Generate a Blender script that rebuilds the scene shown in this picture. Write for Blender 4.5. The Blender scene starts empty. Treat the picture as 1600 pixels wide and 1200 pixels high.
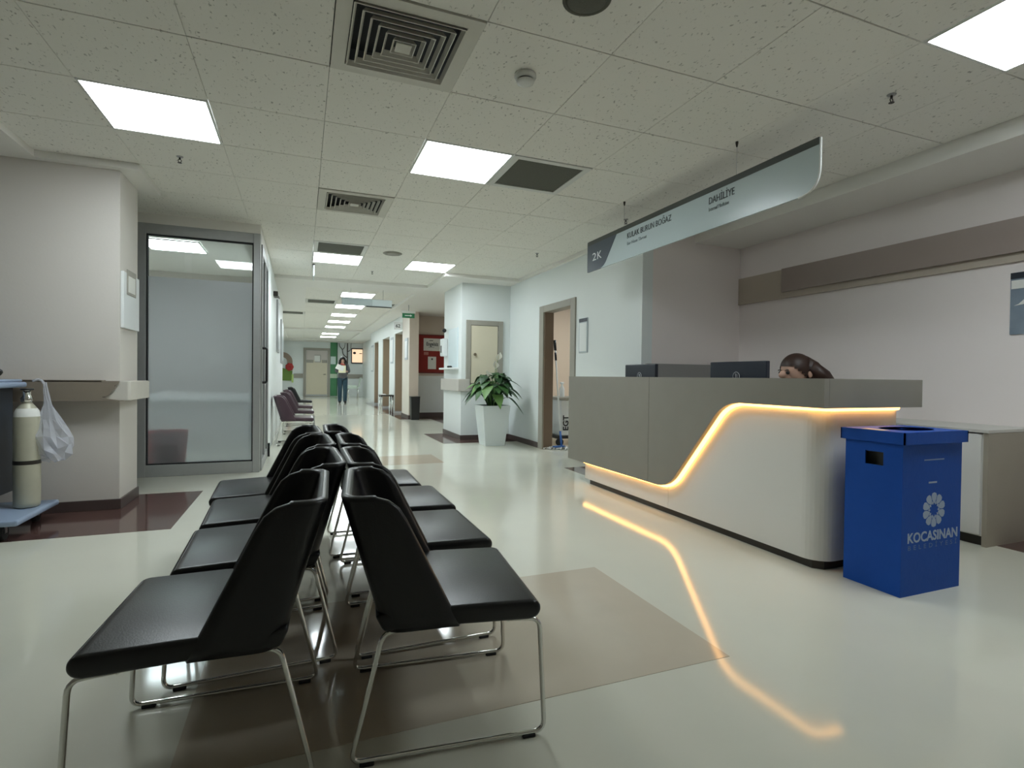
import bpy, bmesh, math, random
from mathutils import Vector, Matrix
random.seed(7)
SC = bpy.context.scene
COL = SC.collection
PI = math.pi

# ------------------------------------------------------------------ camera
EYE = Vector((0.0, 0.0, 0.99))
YAW, PITCH, ROLL, FPX = 0.37430, -0.01364, 0.01235, 836.5
_f = Vector((math.sin(YAW) * math.cos(PITCH), math.cos(YAW) * math.cos(PITCH), math.sin(PITCH)))
_r = Vector((math.cos(YAW), -math.sin(YAW), 0))
_u = _r.cross(_f)
_r2 = _r * math.cos(ROLL) + _u * math.sin(ROLL)
_u2 = -_r * math.sin(ROLL) + _u * math.cos(ROLL)
cam = bpy.data.cameras.new('camera')
cam.sensor_fit = 'HORIZONTAL'; cam.sensor_width = 36.0; cam.lens = FPX * 36.0 / 1600.0
cam.clip_start = 0.05; cam.clip_end = 200
camo = bpy.data.objects.new('camera', cam); COL.objects.link(camo)
camo.matrix_world = Matrix(((_r2.x, _u2.x, -_f.x, EYE.x), (_r2.y, _u2.y, -_f.y, EYE.y), (_r2.z, _u2.z, -_f.z, EYE.z), (0, 0, 0, 1)))
SC.camera = camo
# ------------------------------------------------------------------ world, exposure, lamp power
w = bpy.data.worlds.new('world'); SC.world = w; w.use_nodes = True
w.node_tree.nodes['Background'].inputs[0].default_value = (0.6, 0.65, 0.7, 1)
w.node_tree.nodes['Background'].inputs[1].default_value = 0.05
SC.view_settings.view_transform = 'Standard'
SC.view_settings.look = 'None'
SC.view_settings.gamma = 1.0
SC.view_settings.use_curve_mapping = False
SC.view_settings.exposure = 1.38
SC.cycles.max_bounces = 8; SC.cycles.diffuse_bounces = 5; SC.cycles.glossy_bounces = 3; SC.cycles.transmission_bounces = 6
SC.cycles.caustics_reflective = False; SC.cycles.caustics_refractive = False
PANEL_POWER = 9.0        # radiance of every ceiling light panel
LED_POWER = 2.3

# ------------------------------------------------------------------ materials
MATS = {}
def M(name, col, rough=0.55, metal=0.0, noise=None, bump=None, spec=0.5, coat=0.0, emit=None, alpha=None, sheen=0):
    if name in MATS: return MATS[name]
    m = bpy.data.materials.new(name); m.use_nodes = True
    nt = m.node_tree; b = nt.nodes['Principled BSDF']
    b.inputs['Base Color'].default_value = (*col, 1); b.inputs['Roughness'].default_value = rough
    b.inputs['Metallic'].default_value = metal; b.inputs['Specular IOR Level'].default_value = spec
    b.inputs['Coat Weight'].default_value = coat
    if emit:
        b.inputs['Emission Color'].default_value = (*emit[0], 1); b.inputs['Emission Strength'].default_value = emit[1]
    if alpha is not None: b.inputs['Alpha'].default_value = alpha
    geo = nt.nodes.new('ShaderNodeNewGeometry')
    if noise:
        n = nt.nodes.new('ShaderNodeTexNoise'); n.inputs['Scale'].default_value = noise[0]; n.inputs['Detail'].default_value = 4
        nt.links.new(geo.outputs['Position'], n.inputs['Vector'])
        mx = nt.nodes.new('ShaderNodeMix'); mx.data_type = 'RGBA'
        a = noise[1]
        mx.inputs[6].default_value = (*[c * (1 - a) for c in col], 1); mx.inputs[7].default_value = (*[min(1, c * (1 + a)) for c in col], 1)
        nt.links.new(n.outputs['Fac'], mx.inputs[0]); nt.links.new(mx.outputs[2], b.inputs['Base Color'])
    if bump:
        n = nt.nodes.new('ShaderNodeTexNoise'); n.inputs['Scale'].default_value = bump[0]; n.inputs['Detail'].default_value = 3
        nt.links.new(geo.outputs['Position'], n.inputs['Vector'])
        bp = nt.nodes.new('ShaderNodeBump'); bp.inputs['Strength'].default_value = bump[1]; bp.inputs['Distance'].default_value = 0.01
        nt.links.new(n.outputs['Fac'], bp.inputs['Height']); nt.links.new(bp.outputs['Normal'], b.inputs['Normal'])
    MATS[name] = m
    return m

def tile_mat():
    m = M('mineral_tile', (0.76, 0.75, 0.70), 0.9)
    nt = m.node_tree; b = nt.nodes['Principled BSDF']
    geo = nt.nodes.new('ShaderNodeNewGeometry')
    mp = nt.nodes.new('ShaderNodeMapping'); mp.inputs['Scale'].default_value = (1.0, 0.55, 1.0)
    nt.links.new(geo.outputs['Position'], mp.inputs['Vector'])
    n = nt.nodes.new('ShaderNodeTexNoise'); n.inputs['Scale'].default_value = 75; n.inputs['Detail'].default_value = 3
    nt.links.new(mp.outputs[0], n.inputs['Vector'])
    r = nt.nodes.new('ShaderNodeValToRGB')
    r.color_ramp.elements[0].position = 0.28; r.color_ramp.elements[0].color = (0.42, 0.41, 0.37, 1)
    r.color_ramp.elements[1].position = 0.37; r.color_ramp.elements[1].color = (0.84, 0.82, 0.765, 1)
    nt.links.new(n.outputs['Fac'], r.inputs[0]); nt.links.new(r.outputs[0], b.inputs['Base Color'])
    n2 = nt.nodes.new('ShaderNodeTexNoise'); n2.inputs['Scale'].default_value = 220
    nt.links.new(geo.outputs['Position'], n2.inputs['Vector'])
    bp = nt.nodes.new('ShaderNodeBump'); bp.inputs['Strength'].default_value = 0.15; bp.inputs['Distance'].default_value = 0.003
    nt.links.new(n2.outputs['Fac'], bp.inputs['Height']); nt.links.new(bp.outputs['Normal'], b.inputs['Normal'])
    return m

def clear_glass(name, tint=(0.9, 0.94, 0.93)):
    m = bpy.data.materials.new(name); m.use_nodes = True; nt = m.node_tree
    nt.nodes.clear(); out = nt.nodes.new('ShaderNodeOutputMaterial')
    tr = nt.nodes.new('ShaderNodeBsdfTransparent'); tr.inputs[0].default_value = (*tint, 1)
    gl = nt.nodes.new('ShaderNodeBsdfGlossy'); gl.inputs['Roughness'].default_value = 0.02
    fr = nt.nodes.new('ShaderNodeFresnel'); fr.inputs['IOR'].default_value = 1.65
    mx = nt.nodes.new('ShaderNodeMixShader')
    nt.links.new(fr.outputs[0], mx.inputs[0]); nt.links.new(tr.outputs[0], mx.inputs[1]); nt.links.new(gl.outputs[0], mx.inputs[2])
    nt.links.new(mx.outputs[0], out.inputs[0]); MATS[name] = m
    return m
def frosted_glass(name):
    m = bpy.data.materials.new(name); m.use_nodes = True; nt = m.node_tree
    nt.nodes.clear(); out = nt.nodes.new('ShaderNodeOutputMaterial')
    rf = nt.nodes.new('ShaderNodeBsdfRefraction'); rf.inputs['Roughness'].default_value = 0.30; rf.inputs['IOR'].default_value = 1.2
    rf.inputs[0].default_value = (0.86, 0.90, 0.92, 1)
    tl = nt.nodes.new('ShaderNodeBsdfTranslucent'); tl.inputs[0].default_value = (0.6, 0.64, 0.66, 1)
    df = nt.nodes.new('ShaderNodeBsdfDiffuse'); df.inputs[0].default_value = (0.58, 0.63, 0.68, 1)
    m1 = nt.nodes.new('ShaderNodeMixShader'); m1.inputs[0].default_value = 0.18
    nt.links.new(rf.outputs[0], m1.inputs[1]); nt.links.new(tl.outputs[0], m1.inputs[2])
    m2 = nt.nodes.new('ShaderNodeMixShader'); m2.inputs[0].default_value = 0.18
    nt.links.new(m1.outputs[0], m2.inputs[1]); nt.links.new(df.outputs[0], m2.inputs[2])
    gl = nt.nodes.new('ShaderNodeBsdfGlossy'); gl.inputs['Roughness'].default_value = 0.25
    m3 = nt.nodes.new('ShaderNodeMixShader'); m3.inputs[0].default_value = 0.05
    nt.links.new(m2.outputs[0], m3.inputs[1]); nt.links.new(gl.outputs[0], m3.inputs[2])
    nt.links.new(m3.outputs[0], out.inputs[0]); MATS[name] = m
    return m

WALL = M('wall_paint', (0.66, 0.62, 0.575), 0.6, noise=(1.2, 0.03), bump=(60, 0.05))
WALLW = M('wall_paint_white', (0.77, 0.81, 0.805), 0.5, noise=(1.2, 0.03), bump=(60, 0.05))
WALL_LIT = M('wall_paint_brightened', (0.86, 0.79, 0.77), 0.6, noise=(1.2, 0.03), bump=(60, 0.05))  # raised, pinker albedo: light missing on the reception walls put into their colour
WALLT = M('wall_paint_tan', (0.62, 0.53, 0.45), 0.6, noise=(1.5, 0.03))
WARMWALL = M('store_paint', (0.80, 0.66, 0.53), 0.6, noise=(2, 0.02))
PLASTER = M('ceiling_plaster', (0.82, 0.80, 0.76), 0.7, noise=(2, 0.02))
VOID = M('ceiling_void', (0.07, 0.07, 0.065), 0.9)
TILE = tile_mat()
FLOOR = M('vinyl_floor', (0.66, 0.655, 0.56), 0.085, noise=(2.2, 0.05), bump=(5, 0.02), spec=0.55)
INLAY_BROWN = M('vinyl_brown', (0.105, 0.058, 0.05), 0.09, noise=(9, 0.10), bump=(5, 0.02), spec=0.5)
INLAY_BEIGE = M('vinyl_beige', (0.54, 0.48, 0.385), 0.085, noise=(6, 0.05), bump=(5, 0.02), spec=0.55)
SKIRT = M('skirting_brown', (0.085, 0.06, 0.055), 0.4, noise=(20, 0.1))
LEATHER = M('black_leatherette', (0.009, 0.0088, 0.010), 0.33, bump=(260, 0.06), spec=0.42)
LEATHERP = M('aubergine_leatherette', (0.060, 0.034, 0.045), 0.30, bump=(260, 0.06), spec=0.5)
CHROME = M('chrome', (0.72, 0.72, 0.70), 0.13, 1.0)
RUBBER = M('black_rubber', (0.012, 0.012, 0.013), 0.7)
ALU = M('anodised_aluminium', (0.42, 0.43, 0.43), 0.42, 0.55, noise=(30, 0.05))
GLASS = clear_glass('clear_glass'); FROST = frosted_glass('frosted_film')
GREYLAM = M('grey_laminate', (0.245, 0.228, 0.195), 0.45, noise=(7, 0.06))
WHITELAM = M('white_laminate', (0.74, 0.73, 0.70), 0.32, noise=(3, 0.02))
BEIGELAM = M('beige_laminate', (0.36, 0.325, 0.265), 0.5, noise=(5, 0.05))
DARKMETAL = M('dark_metal', (0.05, 0.045, 0.04), 0.35, 0.6)
LED = M('led_strip', (1, 0.7, 0.3), 0.5, emit=((1.0, 0.49, 0.125), LED_POWER))
PANEL = M('light_diffuser', (0.9, 0.92, 0.95), 0.5, emit=((0.88, 0.97, 1.0), PANEL_POWER))
FRAMEW = M('white_enamel', (0.70, 0.70, 0.67), 0.45, noise=(20, 0.03))
FRAMEG = M('greige_frame', (0.34, 0.32, 0.275), 0.5, noise=(9, 0.04))
GRILLE = M('diffuser_enamel', (0.62, 0.60, 0.54), 0.5, noise=(20, 0.03))
DARKPANEL = M('dark_mesh_panel', (0.105, 0.105, 0.085), 0.8, noise=(120, 0.2))
BLUE = M('blue_corrugated_plastic', (0.007, 0.072, 0.38), 0.5, noise=(14, 0.08), bump=(35, 0.10), spec=0.2)
BLUEPRINT = M('pale_blue_print', (0.36, 0.44, 0.58), 0.6)
BLUEFAINT = M('faint_blue_print', (0.05, 0.14, 0.40), 0.6)
NAVY = M('navy_plastic', (0.012, 0.017, 0.030), 0.35, noise=(30, 0.1))
SILVER = M('silver_print', (0.55, 0.57, 0.60), 0.3, 0.4)
BLACK = M('black_plastic', (0.012, 0.012, 0.012), 0.4)
SIGNBLUE = M('sign_acrylic', (0.50, 0.585, 0.60), 0.25, noise=(2, 0.02))
SIGNNAVY = M('sign_navy', (0.045, 0.062, 0.085), 0.4)
SIGNDARK = M('sign_rail', (0.045, 0.052, 0.045), 0.5)
INK = M('sign_ink', (0.06, 0.07, 0.075), 0.6)
INKG = M('sign_ink_grey', (0.23, 0.27, 0.28), 0.6)
PAPER = M('paper', (0.80, 0.80, 0.76), 0.7, noise=(40, 0.03))
WHITEP = M('white_plastic', (0.80, 0.82, 0.82), 0.35)
RAILB = M('bumper_brown', (0.25, 0.21, 0.165), 0.5, noise=(30, 0.05))
CREAM = M('cream_core', (0.60, 0.57, 0.51), 0.7, noise=(12, 0.06))
DOORC = M('door_cream', (0.66, 0.60, 0.46), 0.45, noise=(6, 0.02))
DOORB = M('door_brown', (0.34, 0.26, 0.18), 0.5, noise=(6, 0.05))
RED = M('red_felt', (0.27, 0.022, 0.016), 0.75, noise=(50, 0.1))
REDP = M('red_plastic', (0.60, 0.035, 0.015), 0.45)
GREEN = M('green_paint', (0.06, 0.23, 0.10), 0.55, noise=(3, 0.04))
LEAFM = M('leaf_green', (0.040, 0.115, 0.028), 0.45, noise=(25, 0.35), spec=0.4)
LEAFD = M('leaf_dark_green', (0.018, 0.060, 0.018), 0.45, noise=(25, 0.3), spec=0.4)
LEAFL = M('leaf_light_green', (0.13, 0.26, 0.07), 0.45, noise=(25, 0.3), spec=0.4)
STEMG = M('stem_green', (0.07, 0.16, 0.04), 0.5)
PETAL = M('lily_white', (0.85, 0.85, 0.78), 0.5)
SOIL = M('soil', (0.03, 0.022, 0.016), 0.9, bump=(60, 0.6))
POTW = M('pot_white', (0.74, 0.80, 0.81), 0.3)
SKIN = M('skin', (0.58, 0.36, 0.27), 0.5)
HAIRB = M('hair_brown', (0.032, 0.012, 0.007), 0.5, noise=(60, 0.3))
HAIRK = M('hair_black', (0.010, 0.008, 0.008), 0.45)
SWEATER = M('grey_sweater', (0.14, 0.14, 0.15), 0.85, noise=(30, 0.3))
SCARF = M('red_scarf', (0.45, 0.10, 0.08), 0.85)
JEANS = M('jeans', (0.025, 0.06, 0.085), 0.8, noise=(18, 0.3))
UNIFORM = M('dark_uniform', (0.03, 0.03, 0.028), 0.8)
CARTBLUE = M('cart_blue_plastic', (0.30, 0.38, 0.52), 0.4)
CARTDARK = M('cart_dark_grey', (0.050, 0.060, 0.075), 0.45, noise=(4, 0.1))
CYL = M('cylinder_cream', (0.50, 0.485, 0.38), 0.4, 0.15, noise=(9, 0.12))
STEEL = M('steel', (0.40, 0.40, 0.40), 0.3, 0.9)
SCREENG = M('screen_glow', (0.9, 0.7, 0.5), 0.4, emit=((1.0, 0.72, 0.48), 0.3))
EXITG = M('exit_green', (0.02, 0.14, 0.06), 0.4, emit=((0.03, 0.30, 0.12), 0.04))
MINT = M('mint_chair_plastic', (0.52, 0.60, 0.52), 0.4)
MOPW = M('mop_fringe', (0.62, 0.62, 0.60), 0.9, noise=(60, 0.3))
MOPB = M('mop_blue', (0.04, 0.14, 0.42), 0.5)
DECAL = M('tree_decal', (0.085, 0.075, 0.065), 0.6)
ARCHB = M('arch_brown', (0.33, 0.25, 0.20), 0.6)
def bag_mat():
    m = bpy.data.materials.new('plastic_bag_film'); m.use_nodes = True; nt = m.node_tree
    b = nt.nodes['Principled BSDF']; b.inputs['Base Color'].default_value = (0.72, 0.74, 0.82, 1)
    b.inputs['Roughness'].default_value = 0.2; b.inputs['Alpha'].default_value = 0.42
    return m
BAG = bag_mat()

# ------------------------------------------------------------------ mesh helpers
def NB(): return bmesh.new()
def box(bm, x0, x1, y0, y1, z0, z1, bev=0.0, seg=2):
    t = bmesh.new() if bev else bm
    vs = [t.verts.new(p) for p in ((x0, y0, z0), (x1, y0, z0), (x1, y1, z0), (x0, y1, z0), (x0, y0, z1), (x1, y0, z1), (x1, y1, z1), (x0, y1, z1))]
    for f in ((0, 3, 2, 1), (4, 5, 6, 7), (0, 1, 5, 4), (1, 2, 6, 5), (2, 3, 7, 6), (3, 0, 4, 7)): t.faces.new([vs[i] for i in f])
    if bev:
        bmesh.ops.bevel(t, geom=list(t.edges), offset=bev, segments=seg, profile=0.5, affect='EDGES')
        merge(bm, t)
    return bm
def merge(bm, t, mat=None):
    if mat is not None: bmesh.ops.transform(t, matrix=mat, verts=t.verts)
    mp = {}
    for v in t.verts: mp[v] = bm.verts.new(v.co)
    for f in t.faces:
        try: nf = bm.faces.new([mp[v] for v in f.verts]); nf.smooth = f.smooth
        except ValueError: pass
    t.free()
def B(*a, **k):
    bm = NB(); return box(bm, *a, **k)
def prism(bm, poly, axis, a, b, bev=0.0, seg=2):
    """poly: 2-D outline; axis 'x' -> (y,z), 'y' -> (x,z), 'z' -> (x,y)"""
    t = bmesh.new()
    def P(p, s): return {'x': (s, p[0], p[1]), 'y': (p[0], s, p[1]), 'z': (p[0], p[1], s)}[axis]
    A = [t.verts.new(P(p, a)) for p in poly]; C = [t.verts.new(P(p, b)) for p in poly]
    n = len(poly)
    t.faces.new(A); t.faces.new(C[::-1])
    for i in range(n): t.faces.new((A[i], C[i], C[(i + 1) % n], A[(i + 1) % n]))
    bmesh.ops.recalc_face_normals(t, faces=t.faces)
    if bev: bmesh.ops.bevel(t, geom=list(t.edges), offset=bev, segments=seg, profile=0.5, affect='EDGES')
    merge(bm, t); return bm
def fillet(pts, rad, seg=5, closed=False):
    pts = [Vector(p) for p in pts]; out = []
    n = len(pts)
    for i, p in enumerate(pts):
        if not closed and i in (0, n - 1): out.append(p); continue
        a = pts[i - 1]; c = pts[(i + 1) % n]
        d1 = (a - p); d2 = (c - p); l = min(rad, d1.length * 0.49, d2.length * 0.49)
        p1 = p + d1.normalized() * l; p2 = p + d2.normalized() * l
        for k in range(seg + 1):
            t = k / seg; out.append((1 - t) ** 2 * p1 + 2 * t * (1 - t) * p + t * t * p2)
    return out
def tube(bm, pts, r, n=8, closed=False, cap=True):
    pts = [Vector(p) for p in pts]; N = len(pts); rings = []
    rr = r if isinstance(r, (list, tuple)) else [r] * N
    def tan(i):
        if closed: return (pts[(i + 1) % N] - pts[i - 1]).normalized()
        if i == 0: return (pts[1] - pts[0]).normalized()
        if i == N - 1: return (pts[-1] - pts[-2]).normalized()
        return (pts[i + 1] - pts[i - 1]).normalized()
    t0 = tan(0); nrm = t0.orthogonal().normalized()
    for i in range(N):
        t = tan(i); nrm = (nrm - t * nrm.dot(t))
        nrm = nrm.normalized() if nrm.length > 1e-6 else t.orthogonal().normalized()
        bn = t.cross(nrm)
        rings.append([bm.verts.new(pts[i] + (nrm * math.cos(2 * PI * k / n) + bn * math.sin(2 * PI * k / n)) * rr[i]) for k in range(n)])
    for i in range(N if closed else N - 1):
        a, b = rings[i], rings[(i + 1) % N]
        for k in range(n):
            f = bm.faces.new((a[k], a[(k + 1) % n], b[(k + 1) % n], b[k])); f.smooth = True
    if not closed and cap:
        bm.faces.new(rings[0][::-1]); bm.faces.new(rings[-1])
    return bm
def lathe(bm, prof, cx=0, cy=0, n=24, cap=True):
    rings = [[bm.verts.new((cx + r * math.cos(2 * PI * k / n), cy + r * math.sin(2 * PI * k / n), z)) for k in range(n)] for r, z in prof]
    for a, b in zip(rings, rings[1:]):
        for k in range(n):
            f = bm.faces.new((a[k], a[(k + 1) % n], b[(k + 1) % n], b[k])); f.smooth = True
    if cap:
        bm.faces.new(rings[0][::-1]); bm.faces.new(rings[-1])
    return bm
def ball(bm, c, r, sx=1, sy=1, sz=1, u=14, v=10):
    t = bmesh.new(); bmesh.ops.create_uvsphere(t, u_segments=u, v_segments=v, radius=r)
    for f in t.faces: f.smooth = True
    merge(bm, t, Matrix.Translation(Vector(c)) @ Matrix.Diagonal((sx, sy, sz, 1)))
    return bm

ORG = {}
def mesh_of(name, bm, mat, smooth=None):
    me = bpy.data.meshes.new(name)
    bmesh.ops.recalc_face_normals(bm, faces=bm.faces)
    if smooth is not None:
        for f in bm.faces: f.smooth = smooth
    bm.to_mesh(me); bm.free(); me.materials.append(mat)
    return me
def tag(o, label=None, cat=None, group=None, kind=None):
    if label: o['label'] = label
    if cat: o['category'] = cat
    if group: o['group'] = group
    if kind: o['kind'] = kind
    return o
def thing(name, label, cat, loc=(0, 0, 0), rz=0.0, group=None, kind=None):
    o = bpy.data.objects.new(name, None); COL.objects.link(o)
    o.empty_display_size = 0.1
    o.location = loc; o.rotation_euler = (0, 0, rz); ORG[o] = Vector(loc)
    return tag(o, label, cat, group, kind)
def part(name, bm, mat, parent, smooth=None, label=None, kind=None):
    """bm is in world coordinates (the thing itself unrotated while it is built)"""
    org = ORG[parent]
    if org.length: bmesh.ops.translate(bm, verts=bm.verts, vec=-org)
    o = bpy.data.objects.new(name, mesh_of(name, bm, mat, smooth)); COL.objects.link(o)
    o.parent = parent; ORG[o] = org
    return tag(o, label, None, None, kind)
def single(name, bm, mat, label, cat, loc=(0, 0, 0), group=None, kind=None, smooth=None):
    loc = Vector(loc)
    if loc.length: bmesh.ops.translate(bm, verts=bm.verts, vec=-loc)
    o = bpy.data.objects.new(name, mesh_of(name, bm, mat, smooth)); COL.objects.link(o); o.location = loc; ORG[o] = loc
    return tag(o, label, cat, group, kind)
def struct(name, bm, mat, label, cat): return single(name, bm, mat, label, cat, kind='structure')
def copy_tree(o, parent=None):
    c = o.copy(); COL.objects.link(c); c.parent = parent
    for ch in o.children: copy_tree(ch, c)
    return c
def text_bm(body, size, origin, xdir, ydir, width=None, bold=False, depth=0.0008, spacing=1.0, align='LEFT'):
    cu = bpy.data.curves.new('t', 'FONT'); cu.body = body; cu.size = size; cu.extrude = depth; cu.space_character = spacing
    cu.align_x = align; cu.offset = 0.025 * size if bold else 0
    cu.resolution_u = 3
    ob = bpy.data.objects.new('t', cu); COL.objects.link(ob)
    dg = bpy.context.evaluated_depsgraph_get()
    me = bpy.data.meshes.new_from_object(ob.evaluated_get(dg))
    bm = bmesh.new(); bm.from_mesh(me)
    bpy.data.objects.remove(ob); bpy.data.curves.remove(cu); bpy.data.meshes.remove(me)
    if width and bm.verts:
        xs = [v.co.x for v in bm.verts]; s = width / (max(xs) - min(xs)); m0 = min(xs)
        for v in bm.verts: v.co.x = (v.co.x - m0) * s
    X = Vector(xdir).normalized(); Y = Vector(ydir).normalized(); Z = X.cross(Y)
    mat = Matrix.Translation(Vector(origin)) @ Matrix((X, Y, Z)).transposed().to_4x4()
    bmesh.ops.transform(bm, matrix=mat, verts=bm.verts)
    return bm

CE, SO, AL = 2.4745, 2.43, 2.37          # tile ceiling, plaster margin, alcove ceiling
# ------------------------------------------------------------------ floor
fl = struct('floor', B(-5.2, 6.2, -3.2, 26, -0.12, 0), FLOOR, 'glossy cream vinyl floor of the waiting hall', 'floor')
def inlay(x0, x1, y0, y1, m, lab): part('floor_inlay', B(x0, x1, y0, y1, -0.01, 0.0012), m, fl, label=lab)
inlay(-5, -0.765, 3.925, 5.115, INLAY_BROWN, 'dark maroon vinyl patch around the pillar')
inlay(1.93, 3.09, 7.62, 8.99, INLAY_BROWN, 'dark brown vinyl patch at the foot of the column')
inlay(-0.30, 1.43, 1.48, 2.43, INLAY_BEIGE, 'beige vinyl square beside the black chairs')
inlay(0.55, 1.52, 5.95, 6.62, INLAY_BEIGE, 'beige vinyl square in the corridor')
inlay(2.68, 3.09, 4.45, 5.23, INLAY_BROWN, None)
inlay(3.93, 4.314, 1.2, 1.93, INLAY_BROWN, None)
inlay(2.05, 2.75, 12.05, 19.6, INLAY_BROWN, 'dark brown vinyl strip along the corridor wall')
inlay(2.75, 3.6, 9.1, 12.8, INLAY_BROWN, None)

# ------------------------------------------------------------------ ceiling
ce = struct('ceiling', B(-5.2, 6.2, -3.2, 26, CE + 0.10, CE + 0.20), VOID, 'suspended ceiling of square mineral tiles', 'ceiling')
def soffit(x0, x1, y0, y1, z=SO): part('plaster_margin', B(x0, x1, y0, y1, z, CE + 0.02), PLASTER, ce)
soffit(-5, -1.685, -3, 4.551); soffit(-5, -1.085, 4.551, 5.151)
soffit(3.715, 4.35, -3, 4.415, AL)
soffit(1.915, 3.7, 7.551, 12.95); soffit(-0.485, 1.915, 8.751, 9.5)
soffit(1.86, 2.8, 12.95, 25.5); soffit(1.86, 1.915, 9.5, 12.95); soffit(-0.485, 0.06, 9.5, 13.1)
soffit(-1.3, -0.54, 12.6, 25.5); soffit(-0.54, 1.86, 18.5, 19.1); soffit(-0.54, 1.86, 23.9, 25.5)
soffit(3.115, 5.6, 4.53, 7.551, 2.40)
soffit(-3.3, -0.485, 5.951, 9.3, CE - 0.002)
part('cornice', B(3.045, 3.115, 4.415, 7.56, SO, CE), PLASTER, ce)
fixtures = {}
def cell(x, y): return (math.floor(x * 10 + .3), math.floor(y * 10 + .3))
MAIN = (-0.485, 4.551)
LIGHTS = [(-1.085, 3.351), (0.715, 3.351), (2.515, 0.951), (0.115, 6.951), (1.315, 6.951)]
DIFFUSERS = [(0.115, 2.151), (0.115, 4.551)]
DARKP = [(1.315, 3.351), (0.115, 6.351)]
CORR_L = [(0.66, 10.1), (0.66, 11.9), (0.66, 13.7), (0.66, 15.5), (0.66, 17.3), (0.66, 20.3), (0.66, 22.1)]
CORR_D = [(0.06, 11.3), (-0.54, 13.7), (1.26, 11.3)]
USED = {cell(*c) for c in LIGHTS + DIFFUSERS + DARKP + CORR_L + CORR_D}
tile_me = None
def tile(x, y):
    global tile_me
    if cell(x, y) in USED: return
    if tile_me is None:
        bm = NB(); box(bm, 0.0010, 0.5990, 0.0030, 0.5970, 0, 0.013, bev=0.0012, seg=1)
        tile_me = mesh_of('ceiling_tile', bm, TILE)
    o = bpy.data.objects.new('ceiling_tile', tile_me); COL.objects.link(o); o.parent = ce
    o.location = (x, y, CE + random.uniform(0, 0.0012))
for j in range(-12, 7):
    y = 4.551 + 0.6 * j
    for i in range(-3, 7):
        x = -0.485 + 0.6 * i
        if y < 4.5 and x < -1.70: continue
        if 4.5 < y < 5.1 and x < -1.10: continue
        if y > 5.9 and x < -0.5: continue
        if y > 4.5 and x > 2.6: continue
        if y > 7.5 and x > 1.4: continue
        tile(x, y)
for j in range(15):
    for i in range(-1, 3):
        if i < 0 and 9.5 + 0.6 * j < 13.0: continue
        tile(0.06 + 0.6 * i, 9.5 + 0.6 * j)
for j in range(8):
    for i in range(-1, 3): tile(0.06 + 0.6 * i, 19.1 + 0.6 * j)

def light_panel(x, y, label, z=CE):
    t = thing('ceiling_light', label, 'ceiling light', (x + 0.3, y + 0.3, z), group='square ceiling light panels')
    bm = NB()
    for a in ((x + .004, x + .596, y + .004, y + .016), (x + .004, x + .596, y + .584, y + .596), (x + .004, x + .016, y + .016, y + .584), (x + .584, x + .596, y + .016, y + .584)):
        box(bm, *a, z - 0.004, z + 0.010)
    part('frame', bm, FRAMEW, t)
    part('diffuser', B(x + .016, x + .584, y + .016, y + .584, z - 0.002, z + 0.008), PANEL, t)
LLAB = ['lit square ceiling panel above the left pillar side, near the frosted glass room', 'lit square ceiling panel beside the dark square grille, middle of the hall',
        'lit square ceiling panel at the top right, over the reception desk side', 'lit ceiling panel with a dark panel along its near edge', 'lit ceiling panel in front of the white column, right of the far pair']
for (x, y), l in zip(LIGHTS, LLAB): light_panel(x, y, l)
ordn = ['nearest', 'second', 'third', 'fourth', 'fifth', 'sixth', 'farthest']
for (x, y), n in zip(CORR_L, ordn): light_panel(x, y, 'lit ceiling panel in the long corridor, %s of the row' % n)
light_panel(-1.685, 6.951, 'lit ceiling panel inside the glass-walled room', CE - 0.015)
light_panel(-2.885, 6.951, 'added unseen ceiling panel brightening the glass-walled room', CE - 0.015)  # extra lamp out of sight, added to brighten the room behind the glass

def diffuser(x, y, label, z=CE, rings=6):
    t = thing('air_diffuser', label, 'air vent', (x + 0.3, y + 0.3, z), group='square ceiling air diffusers')
    cx, cy = x + 0.3, y + 0.3
    bm = NB(); o = 0.297; i = 0.235
    for a in ((cx - o, cx + o, cy - o, cy - i), (cx - o, cx + o, cy + i, cy + o), (cx - o, cx - i, cy - i, cy + i), (cx + i, cx + o, cy - i, cy + i)): box(bm, *a, z - 0.006, z + 0.008)
    part('face_frame', bm, GRILLE, t)
    part('plenum', B(cx - i - .004, cx + i + .004, cy - i - .004, cy + i + .004, z + 0.075, z + 0.08), RUBBER, t)
    for k in range(rings):
        a = 0.232 - k * 0.036
        bm = NB()
        lo, hi, th = a, a - 0.012, 0.0025
        def sq(h, zz): return [bm.verts.new((cx + sx * h, cy + sy * h, zz)) for sx, sy in ((-1, -1), (1, -1), (1, 1), (-1, 1))]
        A, Bq, Cq, D = sq(lo, z - 0.014), sq(hi, z + 0.009), sq(hi - th, z + 0.009), sq(lo - th * 1.6, z - 0.014)
        for P, Q in ((A, Bq), (Bq, Cq), (Cq, D), (D, A)):
            for m in range(4): bm.faces.new((P[m], P[(m + 1) % 4], Q[(m + 1) % 4], Q[m]))
        part('louvre', bm, GRILLE, t)
    part('centre_plate', B(cx - .034, cx + .034, cy - .034, cy + .034, z - 0.014, z - 0.009), GRILLE, t)
diffuser(*DIFFUSERS[0], 'large square louvred air diffuser at the top of the hall ceiling')
diffuser(*DIFFUSERS[1], 'square louvred air diffuser farther down the hall, left of the middle light')
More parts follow.
